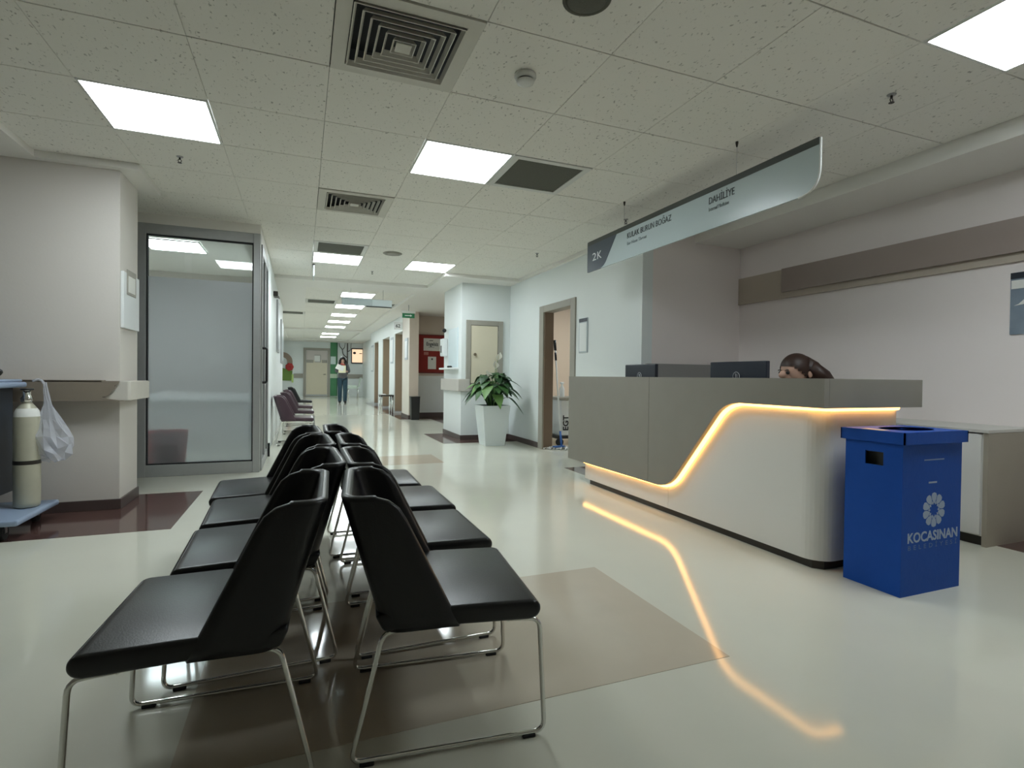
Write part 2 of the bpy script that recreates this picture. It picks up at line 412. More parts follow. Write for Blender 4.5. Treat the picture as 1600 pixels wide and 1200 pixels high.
def darkpanel(x, y, label, inset=0.02):
    t = thing('return_grille', label, 'vent panel', (x + 0.3, y + 0.3, CE))
    bm = NB()
    q = inset + 0.03
    for a in ((x + .004, x + .596, y + .004, y + q), (x + .004, x + .596, y + .6 - q, y + .596), (x + .004, x + q, y + q, y + .6 - q), (x + .6 - q, x + .596, y + q, y + .6 - q)): box(bm, *a, CE - 0.004, CE + 0.01)
    part('frame', bm, FRAMEW, t)
    part('dark_insert', B(x + q, x + .6 - q, y + q, y + .6 - q, CE + 0.002, CE + 0.008), DARKPANEL, t)
darkpanel(*DARKP[0], 'dark square ceiling grille beside the middle light panel')
darkpanel(*DARKP[1], 'dark ceiling panel touching the near edge of a far light')
for c, l in zip(CORR_D, ('narrow dark ceiling vent on the left of the corridor, nearer one', 'narrow dark ceiling vent at the left corridor wall, farther one', 'narrow dark ceiling vent right of the hanging corridor sign')):
    darkpanel(*c, l, inset=0.015)
# speaker, smoke detectors, sprinklers
t = thing('ceiling_speaker', 'round dark ceiling loudspeaker cut by the top edge of the picture', 'speaker', (1.03, 1.87, CE))
part('rim', lathe(NB(), [(0.082, CE + 0.002), (0.094, CE - 0.002), (0.096, CE - 0.006), (0.088, CE - 0.008), (0.082, CE - 0.004)], 1.03, 1.87, 32, cap=False), DARKPANEL, t)
part('grille', lathe(NB(), [(0.086, CE - 0.003), (0.07, CE - 0.010), (0.03, CE - 0.014), (0.004, CE - 0.0145)], 1.03, 1.87, 32), DARKPANEL, t)
t = thing('ceiling_speaker', 'small round flat ceiling loudspeaker between the far pair of lights', 'speaker', (1.02, 6.63, CE))
part('rim', lathe(NB(), [(0.10, CE + .002), (0.115, CE - .004), (0.105, CE - .010), (0.09, CE - .006)], 1.02, 6.63, 28, cap=False), FRAMEG, t)
part('grille', lathe(NB(), [(0.095, CE - .004), (0.05, CE - .010), (0.005, CE - .012)], 1.02, 6.63, 28), FRAMEG, t)
t = thing('smoke_detector', 'white domed smoke detector below the big air diffuser', 'smoke detector', (1.014, 2.452, CE))
part('base', lathe(NB(), [(0.052, CE + .001), (0.054, CE - .012), (0.050, CE - .022), (0.040, CE - .024)], 1.014, 2.452), FRAMEW, t)
part('vent_slot', lathe(NB(), [(0.036, CE - .022), (0.036, CE - .033)], 1.014, 2.452), RUBBER, t)
part('cap', lathe(NB(), [(0.044, CE - .031), (0.042, CE - .040), (0.025, CE - .045), (0.004, CE - .046)], 1.014, 2.452), FRAMEW, t)
def sprinkler(x, y, label, z=CE):
    t = thing('sprinkler', label, 'sprinkler', (x, y, z), group='ceiling sprinklers')
    part('rosette', lathe(NB(), [(0.022, z + .001), (0.020, z - .004), (0.008, z - .006)], x, y, 16), STEEL, t)
    bm = NB(); tube(bm, [(x, y, z), (x, y, z - .02)], 0.006, 8)
    tube(bm, fillet([(x - .004, y, z - .018), (x - .012, y, z - .026), (x - .003, y, z - .040)], .006), 0.0025, 6)
    tube(bm, fillet([(x + .004, y, z - .018), (x + .012, y, z - .026), (x + .003, y, z - .040)], .006), 0.0025, 6)
    part('body', bm, DARKMETAL, t)
    part('deflector', lathe(NB(), [(0.014, z - .042), (0.013, z - .040)], x, y, 12), DARKMETAL, t)
sprinkler(-0.791, 4.29, 'small sprinkler head below the left ceiling panel')
sprinkler(2.834, 1.888, 'small sprinkler head beside the top right light panel')
sprinkler(2.815, 4.302, 'small sprinkler head above the dark end of the hanging sign')
sprinkler(0.93, 7.9, 'small sprinkler head between the far pair of lights')
sprinkler(2.62, 5.9, 'small sprinkler head near the ceiling edge above the open door')

# ------------------------------------------------------------------ walls
T = CE - 0.012
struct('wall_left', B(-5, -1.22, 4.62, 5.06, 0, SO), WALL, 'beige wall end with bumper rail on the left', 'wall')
part('skirting', B(-5, -1.208, 4.608, 5.072, 0, 0.075, bev=0.003), SKIRT, bpy.data.objects['wall_left'])
struct('wall_corridor_left', B(-0.56, -0.39, 7.13, 12.6, 0, T), WALLW, 'white left wall of the corridor', 'wall')
part('return', B(-1.35, -0.56, 12.48, 12.6, 0, T), WALLW, bpy.data.objects['wall_corridor_left']); part('far_length', B(-1.35, -1.2, 12.6, 25.4, 0, T), WALLW, bpy.data.objects['wall_corridor_left'])
bm = NB(); box(bm, -1.2, 4, 25.4, 25.55, 0, T)
ew = struct('wall_end', bm, WALLW, 'end wall of the corridor with door and mural', 'wall')
wr = struct('wall_right', B(4.314, 4.45, -3.0, 4.55, 0, CE + .1), WALL_LIT, 'wall behind the reception desk', 'wall')
struct('wall_alcove', B(3.21, 4.314, 4.415, 4.55, 0, T), WALL_LIT, 'short wall beside the reception alcove', 'wall')
bm = NB(); box(bm, 3.09, 3.21, 4.415, 5.89, 0, T); box(bm, 3.09, 3.21, 6.68, 7.98, 0, T); box(bm, 3.09, 3.21, 5.89, 6.68, 1.9, T)
wd = struct('wall_doorway', bm, WALLW, 'white wall with the open store doorway', 'wall')
bm = NB(); box(bm, 2.29, 3.7, 7.98, 9.06, 0, SO)
cw = struct('wall_column', bm, WALLW, 'white boxed column with cream hatch behind the plant', 'wall')
bm = NB(); box(bm, 2.46, 3.75, 12.8, 12.95, 0.985, SO)
rw = struct('wall_notice', bm, WALLT, 'tan wall carrying the red notice board', 'wall')
part('dado', B(2.46, 3.75, 12.785, 12.95, 0, 0.985), WALLW, rw)
part('skirting', B(2.46, 3.75, 12.77, 12.80, 0, 0.10), SKIRT, rw)
struct('wall_alcove_side', B(3.6, 3.75, 9.06, 12.8, 0, SO), WALLT, 'side wall of the recess behind the column', 'wall')
part('skirting', B(2.278, 3.09, 7.966, 9.07, 0, 0.075, bev=0.003), SKIRT, cw)
bm = NB(); box(bm, 3.078, 3.1, 6.80, 7.966, 0, 0.075); box(bm, 3.078, 3.1, 4.45, 5.77, 0, 0.075)
part('skirting', bm, SKIRT, wd)
# corridor right wall: piers with recessed brown doorways
cr = struct('wall_corridor_right', B(2.252, 2.46, 12.08, 12.99, 0, SO), M('pier_cream', (.66, .61, .54), .5), 'corridor wall with recessed brown doorways', 'wall')
part('pier_end', B(2.25, 2.46, 12.07, 12.081, 0, SO), WALLT, cr)
PIERS = [(14.14, 15.02), (16.4, 17.3), (18.4, 19.35)]
for a, b in PIERS: part('pier', B(2.25, 2.46, a, b, 0, SO), WALLW, cr)
for a, b in ((12.99, 14.14), (15.02, 16.4), (17.3, 18.4)):
    part('door_header', B(2.25, 2.75, a, b, 2.06, SO), WALLW, cr)
    d = part('doorway_reveal', B(2.27, 2.75, b - 0.02, b + 0.001, 0.06, 2.06), DOORB, cr)
    part('door_leaf', B(2.72, 2.76, a, b, 0.01, 2.06), DOORB, cr)
part('back_wall', B(2.76, 2.85, 12.95, 19.6, 0, SO), WALLT, cr)
part('far_wall', B(2.6, 2.75, 19.35, 25.4, 0, SO), WALLW, cr)
part('plinth', B(2.235, 2.5, 12.065, 12.99, 0, 0.09), SKIRT, cr)
# enclosing walls out of view
struct('wall_rear', B(-5.1, 4.45, -3.15, -3.0, 0, CE + .1), WALL, 'wall behind the viewer', 'wall')
struct('wall_side', B(-5.1, -5.0, -3.0, 5.06, 0, CE + .1), WALL, 'far left side wall of the hall', 'wall')

# store room behind the open door
sr = struct('wall_store', B(3.21, 5.6, 8.30, 8.42, 0, 2.40), WARMWALL, 'warm peach wall inside the store room', 'wall')
part('side', B(5.5, 5.6, 4.55, 8.3, 0, 2.40), WARMWALL, sr)
part('side', B(3.7, 3.72, 7.98, 8.3, 0, 2.40), WARMWALL, sr)
light_panel(4.0, 6.4, 'lit ceiling panel inside the store room behind the open door', 2.398)
# glass room shell
gr = struct('wall_glass_room', B(-3.3, -0.56, 9.2, 9.32, 0, CE), WALL, 'back wall inside the glass-walled room', 'wall')
part('side', B(-3.3, -3.2, 5.0, 9.2, 0, CE), WALL, gr)
# bulkhead above glass partition
struct('trim_1', B(-3.2, -0.39, 5.92, 6.0, 2.385, CE), PLASTER, 'plaster strip above the glass partition', 'trim')

# ------------------------------------------------------------------ glass partition
g = thing('window_1', 'frosted glass partition in an aluminium frame', 'glass partition', (-0.9, 5.96, 0), kind='structure')
def gbox(name, *a, m=ALU, lab=None): return part(name, B(*a, bev=0.003, seg=1), m, g, label=lab)
gbox('frame_post', -1.44, -1.362, 5.92, 6.0, 0, 2.385); gbox('frame_post', -0.455, -0.39, 5.92, 6.0, 0, 2.385)
gbox('frame_post', -3.2, -3.12, 5.92, 6.0, 0, 2.385)
gbox('frame_rail', -1.362, -0.455, 5.925, 5.995, 2.29, 2.385); gbox('frame_rail', -1.362, -0.455, 5.925, 5.995, 0, 0.112)
gbox('frame_rail', -3.12, -1.44, 5.925, 5.995, 2.29, 2.385); gbox('frame_rail', -3.12, -1.44, 5.925, 5.995, 0, 0.112)
bm = NB()
for a in ((-1.362, -1.352, .112, 2.29), (-.465, -.455, .112, 2.29)): box(bm, a[0], a[1], 5.935, 5.985, a[2], a[3])
box(bm, -1.352, -.465, 5.935, 5.985, .112, .122); box(bm, -1.352, -.465, 5.935, 5.985, 2.28, 2.29)
part('gasket', bm, RUBBER, g)
part('pane', B(-1.352, -0.465, 5.957, 5.963, 1.895, 2.28), GLASS, g, label='clear upper strip of glass')
part('pane', B(-1.352, -0.465, 5.957, 5.963, 0.122, 1.895), FROST, g, label='frosted lower glass')
part('pane', B(-3.12, -1.44, 5.957, 5.963, 0.112, 2.29), FROST, g)
d = thing('door_1', 'sliding aluminium door in the side of the glass room', 'door', (-0.39, 6.5, 0), kind='structure')
for a in ((-.43, -.375, 6.0, 6.06, 0, 2.3), (-.43, -.375, 6.98, 7.13, 0, 2.3), (-.43, -.375, 6.06, 6.98, 2.2, 2.3), (-.43, -.375, 6.06, 6.98, 0, .1), (-.43, -.375, 6.46, 6.54, .1, 2.2)):
    part('frame_rail', B(*a, bev=0.003, seg=1), ALU, d)
part('pane', B(-.405, -.399, 6.06, 6.46, .1, 2.2), FROST, d); part('pane', B(-.405, -.399, 6.54, 6.98, .1, 2.2), FROST, d)
part('lintel', B(-.56, -.39, 6.0, 7.13, 2.3, T), PLASTER, d)
part('pull_handle', tube(NB(), fillet([(-.375, 6.03, .90), (-.335, 6.03, .90), (-.335, 6.03, 1.25), (-.375, 6.03, 1.25)], .02), .012, 8), BLACK, d)
part('floor_stop', B(-.374, -.35, 7.0, 7.03, 0, .16), BLACK, d)
# inside the glass room
t = thing('waste_bin', 'red waste bin blurred behind the frosted glass', 'bin', (-1.24, 6.22, 0))
bm = NB(); lathe(bm, [(0.15, 0.0), (0.165, 0.2), (0.18, 0.40), (0.172, 0.40), (0.155, 0.2), (0.14, 0.015)], -1.24, 6.20, 24)
part('body', bm, REDP, t)
part('rim', tube(NB(), [(-1.24 + .18 * math.cos(a), 6.20 + .18 * math.sin(a), .40) for a in [2 * PI * k / 24 for k in range(24)]], .01, 6, closed=True), REDP, t)
t = thing('examination_couch', 'white couch blurred behind the frosted glass', 'couch', (-1.3, 8.1, 0))
part('base', B(-2.6, -0.62, 7.75, 8.4, 0.0, 0.60, bev=.01), WHITELAM, t)
part('mattress', B(-2.62, -0.60, 7.73, 8.42, 0.60, 0.69, bev=.03), PAPER, t)

# ------------------------------------------------------------------ pillar fittings
t = thing('wall_bumper', 'brown wall bumper rail with a torn cream end on the left pillar', 'bumper rail', (-1.6, 4.56, 0.78))
bm = NB(); prism(bm, [(-5.0, 4.53), (-1.155, 4.53), (-1.155, 4.62), (-5.0, 4.62)], 'z', .785, .925)
part('core', B(-5, -1.225, 4.54, 4.615, .79, .92), CREAM, t, label='cream inner core of the bumper rail')
jag = [(-5.0, .925), (-1.195, .925), (-1.205, .905), (-1.225, .893), (-1.222, .872), (-1.24, .855), (-1.25, .835), (-1.27, .82), (-1.295, .812), (-1.265, .80), (-1.23, .795), (-1.17, .785), (-5.0, .785)]
part('cover', prism(NB(), jag, 'y', 4.520, 4.534), RAILB, t, label='brown bumper cover with a jagged torn edge')
part('cover', B(-5, -1.30, 4.52, 4.61, .918, .930), RAILB, t)
part('corner_cap', prism(NB(), [(-1.30, 4.534), (-1.15, 4.534), (-1.135, 4.548), (-1.135, 5.05), (-1.215, 5.05), (-1.215, 4.615), (-1.30, 4.615)], 'z', .787, .923, bev=.003, seg=1), CREAM, t, label='cream end cap wrapping the pillar corner')
t = thing('wall_sign', 'pale sign plate on the narrow side of the left pillar', 'sign', (-1.215, 4.83, 1.3))
part('plate', B(-1.219, -1.200, 4.63, 5.03, 1.31, 1.72, bev=.004), WHITEP, t)
part('slot', B(-1.2005, -1.196, 4.70, 4.93, 1.56, 1.745, bev=.003, seg=1), FRAMEG, t, label='grey slot at the top of the plate')
part('card', B(-1.1965, -1.1945, 4.73, 4.90, 1.58, 1.70), PAPER, t)
# ------------------------------------------------------------------ trolley, cylinder, bag
t = thing('medical_trolley', 'dark drawer trolley with pale blue top cut by the left edge', 'trolley', (-2.05, 4.25, 0))
part('cabinet', B(-2.45, -1.76, 3.98, 4.46, .20, .88, bev=.006), CARTDARK, t)
part('top_tray', B(-2.48, -1.70, 3.94, 4.50, .88, .915, bev=.012), CARTBLUE, t, label='pale blue plastic top')
bm = NB(); tube(bm, fillet([(-2.46, 3.96, .925), (-1.72, 3.96, .925), (-1.72, 4.48, .925), (-2.46, 4.48, .925)], .03, closed=True), .008, 6, closed=True); part('top_lip', bm, CARTBLUE, t)
for k in range(4):
    z0 = .23 + k * .16
    dr = part('drawer', B(-2.42, -1.79, 3.962, 3.985, z0, z0 + .145, bev=.004, seg=1), CARTDARK, t)
    part('drawer_handle', B(-2.32, -1.89, 3.945, 3.965, z0 + .10, z0 + .12, bev=.004, seg=1), CARTBLUE, dr)
part('base_tray', B(-2.52, -1.52, 3.90, 4.48, .09, .125, bev=.012), CARTBLUE, t, label='pale blue bumper base')
for x, y in ((-2.42, 3.98), (-1.62, 3.98), (-2.42, 4.40), (-1.62, 4.40)):
    c = part('caster', tube(NB(), [(x - .014, y, .04), (x + .014, y, .04)], .04, 16), RUBBER, t)
    part('caster_fork', B(x - .018, x + .018, y - .012, y + .012, .04, .09), STEEL, c)
part('handle', tube(NB(), fillet([(-1.78, 4.15, .915), (-1.685, 4.15, .985), (-1.80, 4.15, 1.005), (-2.3, 4.15, 1.03), (-2.4, 4.15, .915)], .03), .013, 8), BLACK, t, label='black push handle')
part('upright_post', tube(NB(), [(-1.70, 4.10, .12), (-1.70, 4.10, 1.0)], .006, 8), STEEL, t)
t = thing('oxygen_cylinder', 'cream oxygen cylinder standing on the trolley base', 'gas cylinder', (-1.62, 4.28, .125))
part('body', lathe(NB(), [(0.055, .127), (0.066, .135), (0.068, .16), (0.068, .68), (0.062, .72), (0.045, .76), (0.026, .785), (0.024, .80)], -1.62, 4.28, 28), CYL, t)
part('collar_label', lathe(NB(), [(0.0505, .752), (0.058, .738), (0.0635, .722), (0.0665, .70)], -1.62, 4.28, 28, cap=False), PAPER, t)
part('valve', lathe(NB(), [(0.03, .79), (0.032, .815), (0.022, .83), (0.02, .86), (0.012, .865)], -1.62, 4.28, 16), CHROME, t)
part('hand_wheel', tube(NB(), [(-1.62 + .028 * math.cos(a), 4.28 + .028 * math.sin(a), .872) for a in [2 * PI * k / 14 for k in range(14)]], .007, 6, closed=True), BLACK, t)
part('strap', lathe(NB(), [(0.0695, .40), (0.0695, .425)], -1.62, 4.28, 28, cap=False), DARKMETAL, t)
def bag():
    bm = NB(); prof = [(.0, .010), (.06, .014), (.12, .02), (.22, .05), (.28, .082), (.34, .095), (.40, .105), (.45, .095), (.48, .06), (.495, .02)]
    rings = []; n = 18; rnd = random.Random(3)
    for dz, r in prof:
        cx = -1.535 + dz * .10; ring = []
        for k in range(n):
            a = 2 * PI * k / n; q = r * (1 + rnd.uniform(-.30, .26))
            ring.append(bm.verts.new((cx + q * math.cos(a), 4.30 + q * .62 * math.sin(a), .905 - dz + rnd.uniform(-.016, .016))))
        rings.append(ring)
    for a, b in zip(rings, rings[1:]):
        for k in range(n): bm.faces.new((a[k], a[(k + 1) % n], b[(k + 1) % n], b[k]))
    bm.faces.new(rings[-1])
    return bm
t = thing('plastic_bag', 'crumpled clear plastic bag hanging beside the oxygen cylinder', 'bag', (-1.53, 4.30, .41))
part('film', bag(), BAG, t)
part('tie', tube(NB(), fillet([(-1.60, 4.30, .925), (-1.56, 4.30, .94), (-1.535, 4.30, .90)], .02), .008, 6), BAG, t)
bm = NB()
for k in range(6): ball(bm, (-1.50 + random.uniform(-.03, .03), 4.30 + random.uniform(-.02, .02), .48 + random.uniform(-.03, .06)), .03, 1, .7, random.uniform(.6, 1.2), 8, 6)
part('contents', bm, M('bag_contents', (.62, .63, .70), .6), t)

# ------------------------------------------------------------------ chairs
def chair_parts(name, label, cat, leather, group):
    t = thing(name, label, cat, (0, 0, 0), 0, group)
    W = 0.238
    # seat pad: side profile swept across the width, softened
    bm = NB()
    prism(bm, [(0.108, .338), (0.30, .336), (0.50, .328), (0.52, .335), (0.530, .352), (0.526, .372), (0.508, .383), (0.30, .388), (0.085, .384)], 'y', -W, W, bev=.012, seg=3)
    part('seat', bm, leather, t, smooth=True)
    # wrap-round backrest: U in plan, wings shrinking upwards
    bm = NB(); TH = .026
    levels = [.336, .36, .392, .45, .51, .57, .62, .652, .672, .681]
    def xr(z): return .102 - (z - .347) / .336 * .102
    def xw(z):
        pts = [(.336, .300), (.392, .272), (.629, .155), (.655, .138), (.672, .115), (.681, .085)]
        for (a, p), (b, q) in zip(pts, pts[1:]):
            if z <= b: return p + (q - p) * (z - a) / (b - a)
        return pts[-1][1]
    def ring(z, inner):
        r0, w0 = xr(z), xw(z); o = TH if inner else 0
        Wd = W + .002 - o; x0 = r0 + o; x1 = max(w0, x0 + .045)
        rad = .05 - o * .5; pts = []
        for s in range(4): pts.append((x1 + (x0 + rad - x1) * s / 4, -Wd))
        for s in range(6):
            a = PI * 1.5 - (PI / 2) * s / 5; pts.append((x0 + rad + rad * math.cos(a), -Wd + rad + rad * math.sin(a)))
        for s in range(1, 4): pts.append((x0, (-Wd + rad) + (2 * Wd - 2 * rad) * s / 4))
        for s in range(6):
            a = PI - (PI / 2) * s / 5; pts.append((x0 + rad + rad * math.cos(a), Wd - rad + rad * math.sin(a)))
        for s in range(1, 5): pts.append((x0 + rad + (x1 - x0 - rad) * s / 4, Wd))
        return [bm.verts.new((p[0], p[1], z)) for p in pts]
    out = [ring(z, False) for z in levels]; inn = [ring(z, True) for z in levels]
    n = len(out[0])
    # rounded rim
    dz = .006
    mid = [bm.verts.new(((a.co + b.co) / 2) + Vector((0, 0, dz))) for a, b in zip(out[-1], inn[-1])]
    for S in (out, inn):
        for a, b in zip(S, S[1:]):
            for k in range(n - 1): bm.faces.new((a[k], a[k + 1], b[k + 1], b[k]))
    for k in range(n - 1):
        bm.faces.new((out[-1][k], out[-1][k + 1], mid[k + 1], mid[k])); bm.faces.new((mid[k], mid[k + 1], inn[-1][k + 1], inn[-1][k]))
        bm.faces.new((out[0][k], out[0][k + 1], inn[0][k + 1], inn[0][k]))
    for e in (0, n - 1):
        m2 = [bm.verts.new(((a[e].co + b[e].co) / 2) + Vector((.006, 0, 0))) for a, b in zip(out, inn)]
        for i in range(len(levels) - 1):
            bm.faces.new((out[i][e], out[i + 1][e], m2[i + 1], m2[i])); bm.faces.new((m2[i], m2[i + 1], inn[i + 1][e], inn[i][e]))
        bm.faces.new((out[-1][e], mid[e], m2[-1])); bm.faces.new((mid[e], inn[-1][e], m2[-1]))
    part('backrest', bm, leather, t, smooth=True)
    # two chrome sled frames
    for s in (-1, 1):
        y = s * .215
        bm = NB()
        tube(bm, fillet([(.165, y, .334), (.108, y, .330), (.030, y + s * .008, .012), (.545, y + s * .008, .012), (.530, y, .322), (.44, y, .330)], .03, 5), .0065, 8)
        fr = part('sled_leg', bm, CHROME, t)
        for x in (.07, .50): part('glide', B(x - .018, x + .018, y + s * .008 - .009, y + s * .008 + .009, 0, .010, bev=.002, seg=1), RUBBER, fr)
    for x, z in ((.18, .330), (.44, .326)): part('cross_bar', tube(NB(), [(x, -.215, z), (x, .215, z)], .006, 8), CHROME, t)
    return t
c0 = chair_parts('waiting_chair', 'x', 'chair', LEATHER, 'black wing-backed waiting chairs, back to back')
def place(c, x, y, rz, label):
    c.location = (x, y, 0); c.rotation_euler = (0, 0, rz); c['label'] = label
# right row faces +X (front edge x, centre y, rotation)
RROW = [(0.640, 1.585, -0.10), (0.678, 2.135, 0.0), (0.690, 2.690, 0.0), (0.645, 3.245, -0.02)]
LROW = [(-0.455, 1.615, PI - 0.05), (-0.385, 2.150, PI + 0.03), (-0.392, 2.690, PI + 0.04), (-0.430, 3.200, PI + 0.04)]
RL = ['black leather chair nearest on the right, facing the reception desk', 'second black chair of the right row, behind the nearest one',
      'third black chair of the right row facing the desk', 'farthest black chair of the right row facing the desk']
LLB = ['black leather chair nearest on the left, facing the pillar', 'second black chair of the left row, behind the nearest one',
       'third black chair of the left row facing the pillar', 'farthest black chair of the left row, seat sticking out to the left']
first = True
for row, labs in ((RROW, RL), (LROW, LLB)):
    for (fx, cy, rz), l in zip(row, labs):
        c = c0 if first else copy_tree(c0); first = False
        # origin (rear) from the front edge centre
        ox = fx - .53 * math.cos(rz); oy = cy - .265 * math.sin(rz)
        place(c, ox, oy, rz, l)
p0 = chair_parts('waiting_chair', 'x', 'chair', LEATHERP, 'chairs along the left corridor wall')
place(p0, -.365, 8.22, 0, 'aubergine chair nearest along the left corridor wall')
for y, l in ((9.75, 'second aubergine chair along the left corridor wall'), (11.2, 'third aubergine chair along the left corridor wall')):
    place(copy_tree(p0), -.33, y, 0, l)
c = copy_tree(c0); c['group'] = 'chairs along the left corridor wall'; place(c, -.30, 13.4, 0, 'black chair farthest along the left corridor wall, under the flower mural')

# ------------------------------------------------------------------ reception desk
t = thing('reception_desk', 'grey and white reception desk with a glowing amber edge strip', 'reception desk', (2.75, 3.2, 0))
XW, XG = 2.492, 2.428
YN = 1.975; YF = 4.43
def white_outline(y0, y1, rnd):
    p = []
    if rnd:
        R = .11
        for k in range(9):
            a = PI + (PI / 2) * k / 8
            p.append((XW + R + R * math.cos(a), y0 + R + R * math.sin(a)))
        p += [(3.06, y0), (3.06, y0 + .03), (XW + .16, y0 + .03), (XW + .03, y0 + .16), (XW + .03, y1), (XW, y1)]
    else: p = [(XW, y0), (XW + .03, y0), (XW + .03, y1), (XW, y1)]
    return p
part('white_panel', prism(NB(), white_outline(YN, 3.20, True), 'z', .045, .93), WHITELAM, t, label='white front panel with rounded corner', smooth=None)
part('white_panel', prism(NB(), white_outline(3.203, YF, False), 'z', .045, .93), WHITELAM, t, label='white front panel under the far end')
part('plinth', prism(NB(), [(XW + .02, YF - .06), (XW + .02, YN + .06), (XW + .06, YN + .02), (3.04, YN + .02), (3.04, YN + .06), (XW + .06, YN + .06), (XW + .06, YF - .06)], 'z', 0, .045), DARKMETAL, t, label='dark recessed plinth')
# grey apron: outline in (y,z)
low = fillet([Vector((0, 1.915, .850)), Vector((0, 2.60, .850)), Vector((0, 3.135, .212)), Vector((0, 4.66, .206))], .13, 8)
edge = [(v.y, v.z) for v in low]
YS = 3.365
near = [p for p in edge if p[0] < YS - .002] + [(YS - .0015, .2115), (YS - .0015, 1.0), (1.915, 1.0)]
far = [(YS + .0015, .2115)] + [p for p in edge if p[0] > YS + .002] + [(4.66, 1.0), (YS + .0015, 1.0)]
part('grey_panel', prism(NB(), near, 'x', XG, XG + .034), GREYLAM, t, label='grey apron panel with the sloping lower edge')
part('grey_panel', prism(NB(), far, 'x', XG, XG + .034), GREYLAM, t, label='grey apron panel at the far end')
part('end_panel', B(XG + .034, 3.18, 1.915, 1.945, .850, 1.0, bev=.002, seg=1), GREYLAM, t, label='grey apron across the near end')
part('end_panel', B(XG + .034, 3.05, 4.626, 4.66, .206, 1.0), GREYLAM, t)
part('counter_top', B(XG + .034, 2.74, 1.945, 4.626, .965, .997), GREYLAM, t)
part('counter_top', B(2.74, 3.18, 1.945, 2.24, .965, .997), GREYLAM, t)
part('inner_support', B(2.56, 2.60, 2.1, 4.4, .045, .965), WHITELAM, t)
part('inner_support', B(3.03, 3.06, 2.005, 2.24, .045, .965), WHITELAM, t)
part('work_surface', B(2.60, 3.12, 2.24, 4.38, .71, .735), WHITELAM, t)
part('surface_leg', B(3.06, 3.10, 4.30, 4.36, 0, .71), ALU, t); part('surface_leg', B(3.06, 3.10, 2.26, 2.32, 0, .71), ALU, t)
# LED strip under the apron edge, round the corner along the near end
def offs(p, q, d):
    n = Vector((-(q[1] - p[1]), q[0] - p[0])).normalized(); return n * d
pts = []
for i, p in enumerate(edge):
    a = edge[max(0, i - 1)]; b = edge[min(len(edge) - 1, i + 1)]
    n = offs(a, b, -.005)
    pts.append((2.477, p[0] + n.x if 0 < i else p[0], p[1] + n.y))
pts = [q for q in pts if q[1] < 4.42] + [(2.477, 4.42, pts[-1][2])]
pts = [(3.05, 1.962, .845), (2.56, 1.962, .845), (2.51, 1.972, .845), (2.483, 2.0, .845)] + [q for q in pts if q[1] > 2.02]
part('led_strip', tube(NB(), pts, .013, 8), LED, t, label='glowing amber light strip')
# monitors
def monitor(y0, y1, x, label):
    c = (y0 + y1) / 2
    t = thing('monitor', label, 'monitor', (x, c, .735))
    zt = 1.118; zb = zt - .31
    part('shell', B(x - .02, x + .012, y0, y1, zb, zt, bev=.006), NAVY, t)
    part('screen', B(x + .0125, x + .015, y0 + .012, y1 - .012, zb + .016, zt - .012), BLACK, t)
    part('emblem', tube(NB(), [(x - .022, c + .03 * math.cos(a), zt - .105 + .03 * math.sin(a)) for a in [2 * PI * k / 22 for k in range(22)]], .003, 6, closed=True), SILVER, t, label='round silver emblem')
    bm = NB(); tube(bm, [(x - .022, c + .008, zt - .085), (x - .022, c + .002, zt - .125)], .003, 6); tube(bm, [(x - .022, c - .006, zt - .088), (x - .022, c - .012, zt - .128)], .003, 6)
    part('emblem_bars', bm, SILVER, t)
    part('arm', B(x - .045, x - .018, c - .035, c + .035, .74, zt - .14, bev=.006), NAVY, t)
    part('foot', B(x - .12, x + .09, c - .13, c + .13, .735, .748, bev=.004, seg=1), NAVY, t)
monitor(3.905, 4.375, 2.9, 'dark monitor seen from behind at the far end of the desk')
monitor(2.70, 3.23, 2.9, 'dark monitor seen from behind in front of the receptionist')
t = thing('divider_screen', 'grey divider panel behind the monitors against the short wall', 'divider', (3.6, 4.36, 0))
part('panel', B(3.10, 3.98, 4.335, 4.365, .10, 1.135, bev=.003, seg=1), M('divider_grey', (.29, .285, .28), .55), t)
part('foot', B(3.2, 3.25, 4.26, 4.41, 0, .10), ALU, t); part('foot', B(3.83, 3.88, 4.26, 4.41, 0, .10), ALU, t)
# low cabinet on the back wall
t = thing('low_cabinet', 'low white cabinet with beige end panel behind the blue bin', 'cabinet', (4.05, 3.0, 0))
part('body', B(3.83, 4.31, 1.955, 4.2, .06, .68), WHITELAM, t)
part('end_panel', B(3.822, 4.312, 1.93, 1.955, .0, .685), BEIGELAM, t, label='beige brown end panel')
part('worktop', B(3.812, 4.313, 1.928, 4.22, .686, .706, bev=.002, seg=1), M('worktop_grey', (.58, .57, .53), .4), t)
part('plinth', B(3.85, 4.30, 1.955, 4.2, 0, .06), DARKMETAL, t)
for k in range(4): 
    y0 = 1.965 + k * .555
    dd = part('cabinet_door', B(3.815, 3.83, y0, y0 + .55, .07, .675, bev=.002, seg=1), WHITELAM, t)
    part('door_pull', tube(NB(), fillet([(3.815, y0 + .46, .58), (3.795, y0 + .46, .58), (3.795, y0 + .46, .48), (3.815, y0 + .46, .48)], .01), .005, 6), ALU, dd)
